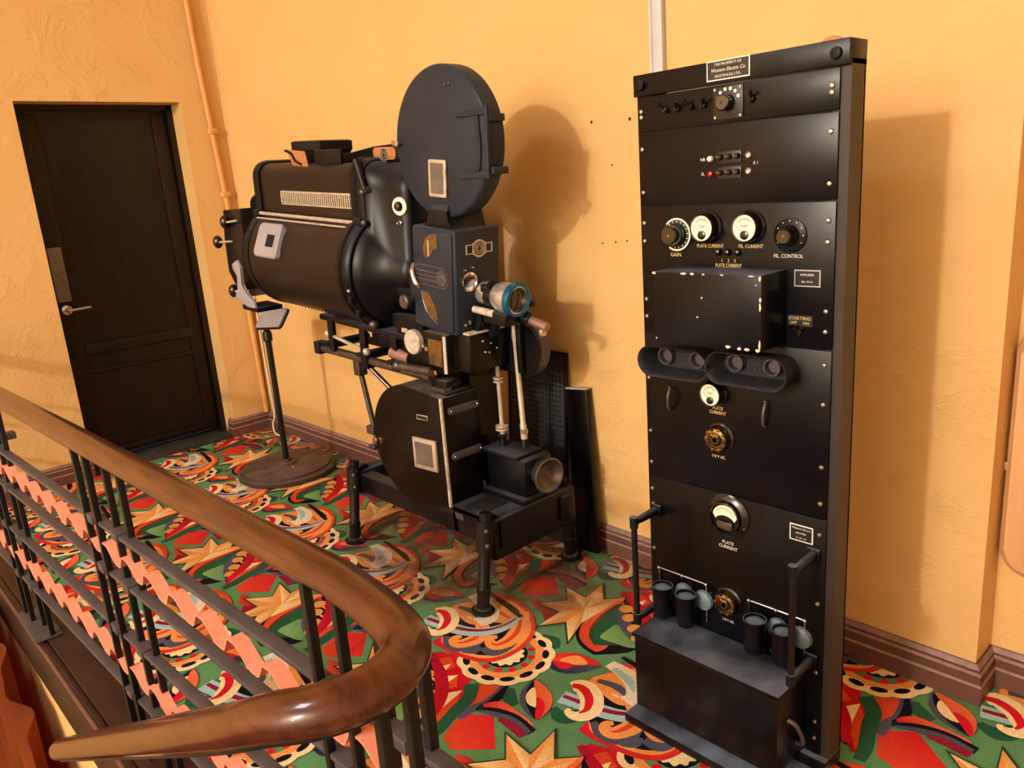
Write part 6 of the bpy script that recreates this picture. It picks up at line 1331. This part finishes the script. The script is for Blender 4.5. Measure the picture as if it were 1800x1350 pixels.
obj('gear_neck', lathe(NB(), (-2.185, 2.045, .556), (0, 0, 1), [(.020, 0), (.015, .03), (.012, .04)], 14), 'cast_black', mo)
s1 = obj('drive_shaft', lathe(NB(), (-2.275, 2.01, .60), (-.01, .01, 1), [(.010, 0), (.010, .018), (.027, .020), (.027, .028), (.012, .030), (.027, .034), (.027, .040), (.009, .044), (.009, .215), (.022, .22), (.022, .226), (.012, .228), (.022, .234), (.022, .240), (.010, .244), (.010, .30)], 16), 'cream_metal', pr, smooth=30)
s2 = obj('drive_shaft', lathe(NB(), (-2.185, 2.045, .59), (-.02, -.01, 1), [(.014, 0), (.014, .06), (.011, .065), (.0105, .40), (.013, .41), (.013, .46), (.009, .47), (.009, .52)], 14), 'cream_metal', pr)
obj('shaft_sleeve', lathe(NB(), (-2.183, 2.046, .612), (-.02, -.01, 1), [(.0155, 0), (.0155, .02)], 14), 'nickel', s2)
fw = obj('flywheel', lathe(NB(), (-2.20, 2.06, .955), (0, 1, 0), [(.115, 0), (.115, .055), (.10, .058), (.04, .062), (.02, .09)], 36), 'cast_black', pr)
obj('flywheel_rim', lathe(NB(), (-2.20, 2.075, .955), (0, 1, 0), [(.117, 0), (.117, .045), (.112, .045)], 36), 'iron_grey', fw)
obj('side_gearbox', bx(NB(), -2.36, -2.16, 2.035, 2.065, .86, 1.06, .008), 'cast_black', pr)

# ------------------------------------------------------------------ floor stand under lamp house rear
stn = thing('floor_stand', 'black pole floor stand on a round dusty base behind the projector', 'stand', (-4.205, 1.985, .008))
dusty('stand_brown', (66, 52, 48), (112, 92, 84), .6, 0, 2, .8, 10)
obj('round_base', lathe(NB(), (-4.205, 1.985, .008), (0, 0, 1), [(.275, 0), (.285, .008), (.285, .026), (.272, .036), (.262, .036), (.258, .048), (.245, .052), (.001, .056)], 56), 'stand_brown', stn, smooth=35)
fl_ = obj('base_flange', lathe(NB(), (-4.205, 1.985, .062), (0, 0, 1), [(.060, 0), (.058, .008), (.030, .014), (.026, .03)], 24), 'stand_brown', stn)
obj('flange_screw', lathe(NB(), (-4.10, 1.97, .062), (0, 0, 1), [(.008, 0), (.006, .003)], 8), 'nickel', stn)
bm = NB(); cyl(bm, (-4.205, 1.985, .075), (-4.205, 1.985, .80), .0175, None, 16)
obj('pole', bm, 'iron_black', stn)
obj('pole_collar', lathe(NB(), (-4.205, 1.985, .80), (0, 0, 1), [(.018, 0), (.026, .006), (.026, .05), (.022, .056), (.022, .062), (.015, .065), (.015, .10)], 16), 'iron_black', stn)
MT = Matrix.Translation((-4.115, 1.985, .935)) @ Matrix.Rotation(math.radians(-6), 4, 'Y') @ Matrix.Rotation(math.radians(52), 4, 'X')
tray = obj('top_tray', tr(prism(NB(), rrect(-.16, .15, -.06, .065, .022, 4), -.010, .0, lambda u, v, w: Vector((u, v, w)), .003), MT), 'cast_black', stn)
obj('tray_plate', tr(prism(NB(), rrect(-.16, .14, -.052, .065, .018, 4), .0005, .010, lambda u, v, w: Vector((u, v, w)), .002), MT), 'grey_cast', stn, label='pale grey top plate')

# ------------------------------------------------------------------ boards leaning behind the projector
mat('perf_board', (22, 22, 24), .5, 0, (34, 34, 36), 30, 1)
pf = thing('perforated_panel', 'black perforated metal panel leaning on the wall behind the projector', 'panel', (-2.34, 2.29, .006))
Mp = Matrix.Translation((-2.345, 2.305, .006)) @ Matrix.Rotation(math.radians(-4.2), 4, 'X')
obj('sheet', tr(bx(NB(), -.245, .115, -.006, .006, .002, .86, .002), Mp), 'perf_board', pf)
bm = NB()
for s_ in (-.240, .110): bx(bm, s_-.006, s_+.006, -.010, .008, .001, .865, .002)
bx(bm, -.246, .116, -.010, .008, .855, .867, .002)
obj('frame', tr(bm, Mp), 'iron_black', pf)
bm = NB()
for i in range(15):
    for j in range(33):
        x = -.215+.021*i; z = .10+.022*j
        lathe(bm, (x, -.0062, z), (0, -1, 0), [(.0065, 0), (.0065, .0008)], 6)
q = obj('holes', tr(bm, Mp), 'void_black', pf, smooth=0); q['kind'] = 'stuff'
bd2 = thing('dark_board', 'tall dark wooden board leaning on the wall right of the perforated panel', 'board', (-2.13, 2.30, .006))
Mb = Matrix.Translation((-2.085, 2.300, .010)) @ Matrix.Rotation(math.radians(-4.5), 4, 'X') @ Matrix.Rotation(math.radians(-5.5), 4, 'Y')
obj('plank', tr(bx(NB(), -.075, .045, -.014, .014, .012, .72, .004), Mb), 'black_enamel', bd2)
obj('top_edge', tr(bx(NB(), -.075, .045, -.014, .014, .7205, .728, .002), Mb), 'worn_white', bd2)
# red scrap on the carpet by the skirting
tag(obj('paper_scrap', lathe(NB(), (-4.42, 2.24, .0085), (0, 0, 1), [(.038, 0), (.036, .002), (.001, .0025)], 10), 'red_paper'), 'small red paper scrap on the carpet beside the floor stand', 'scrap')
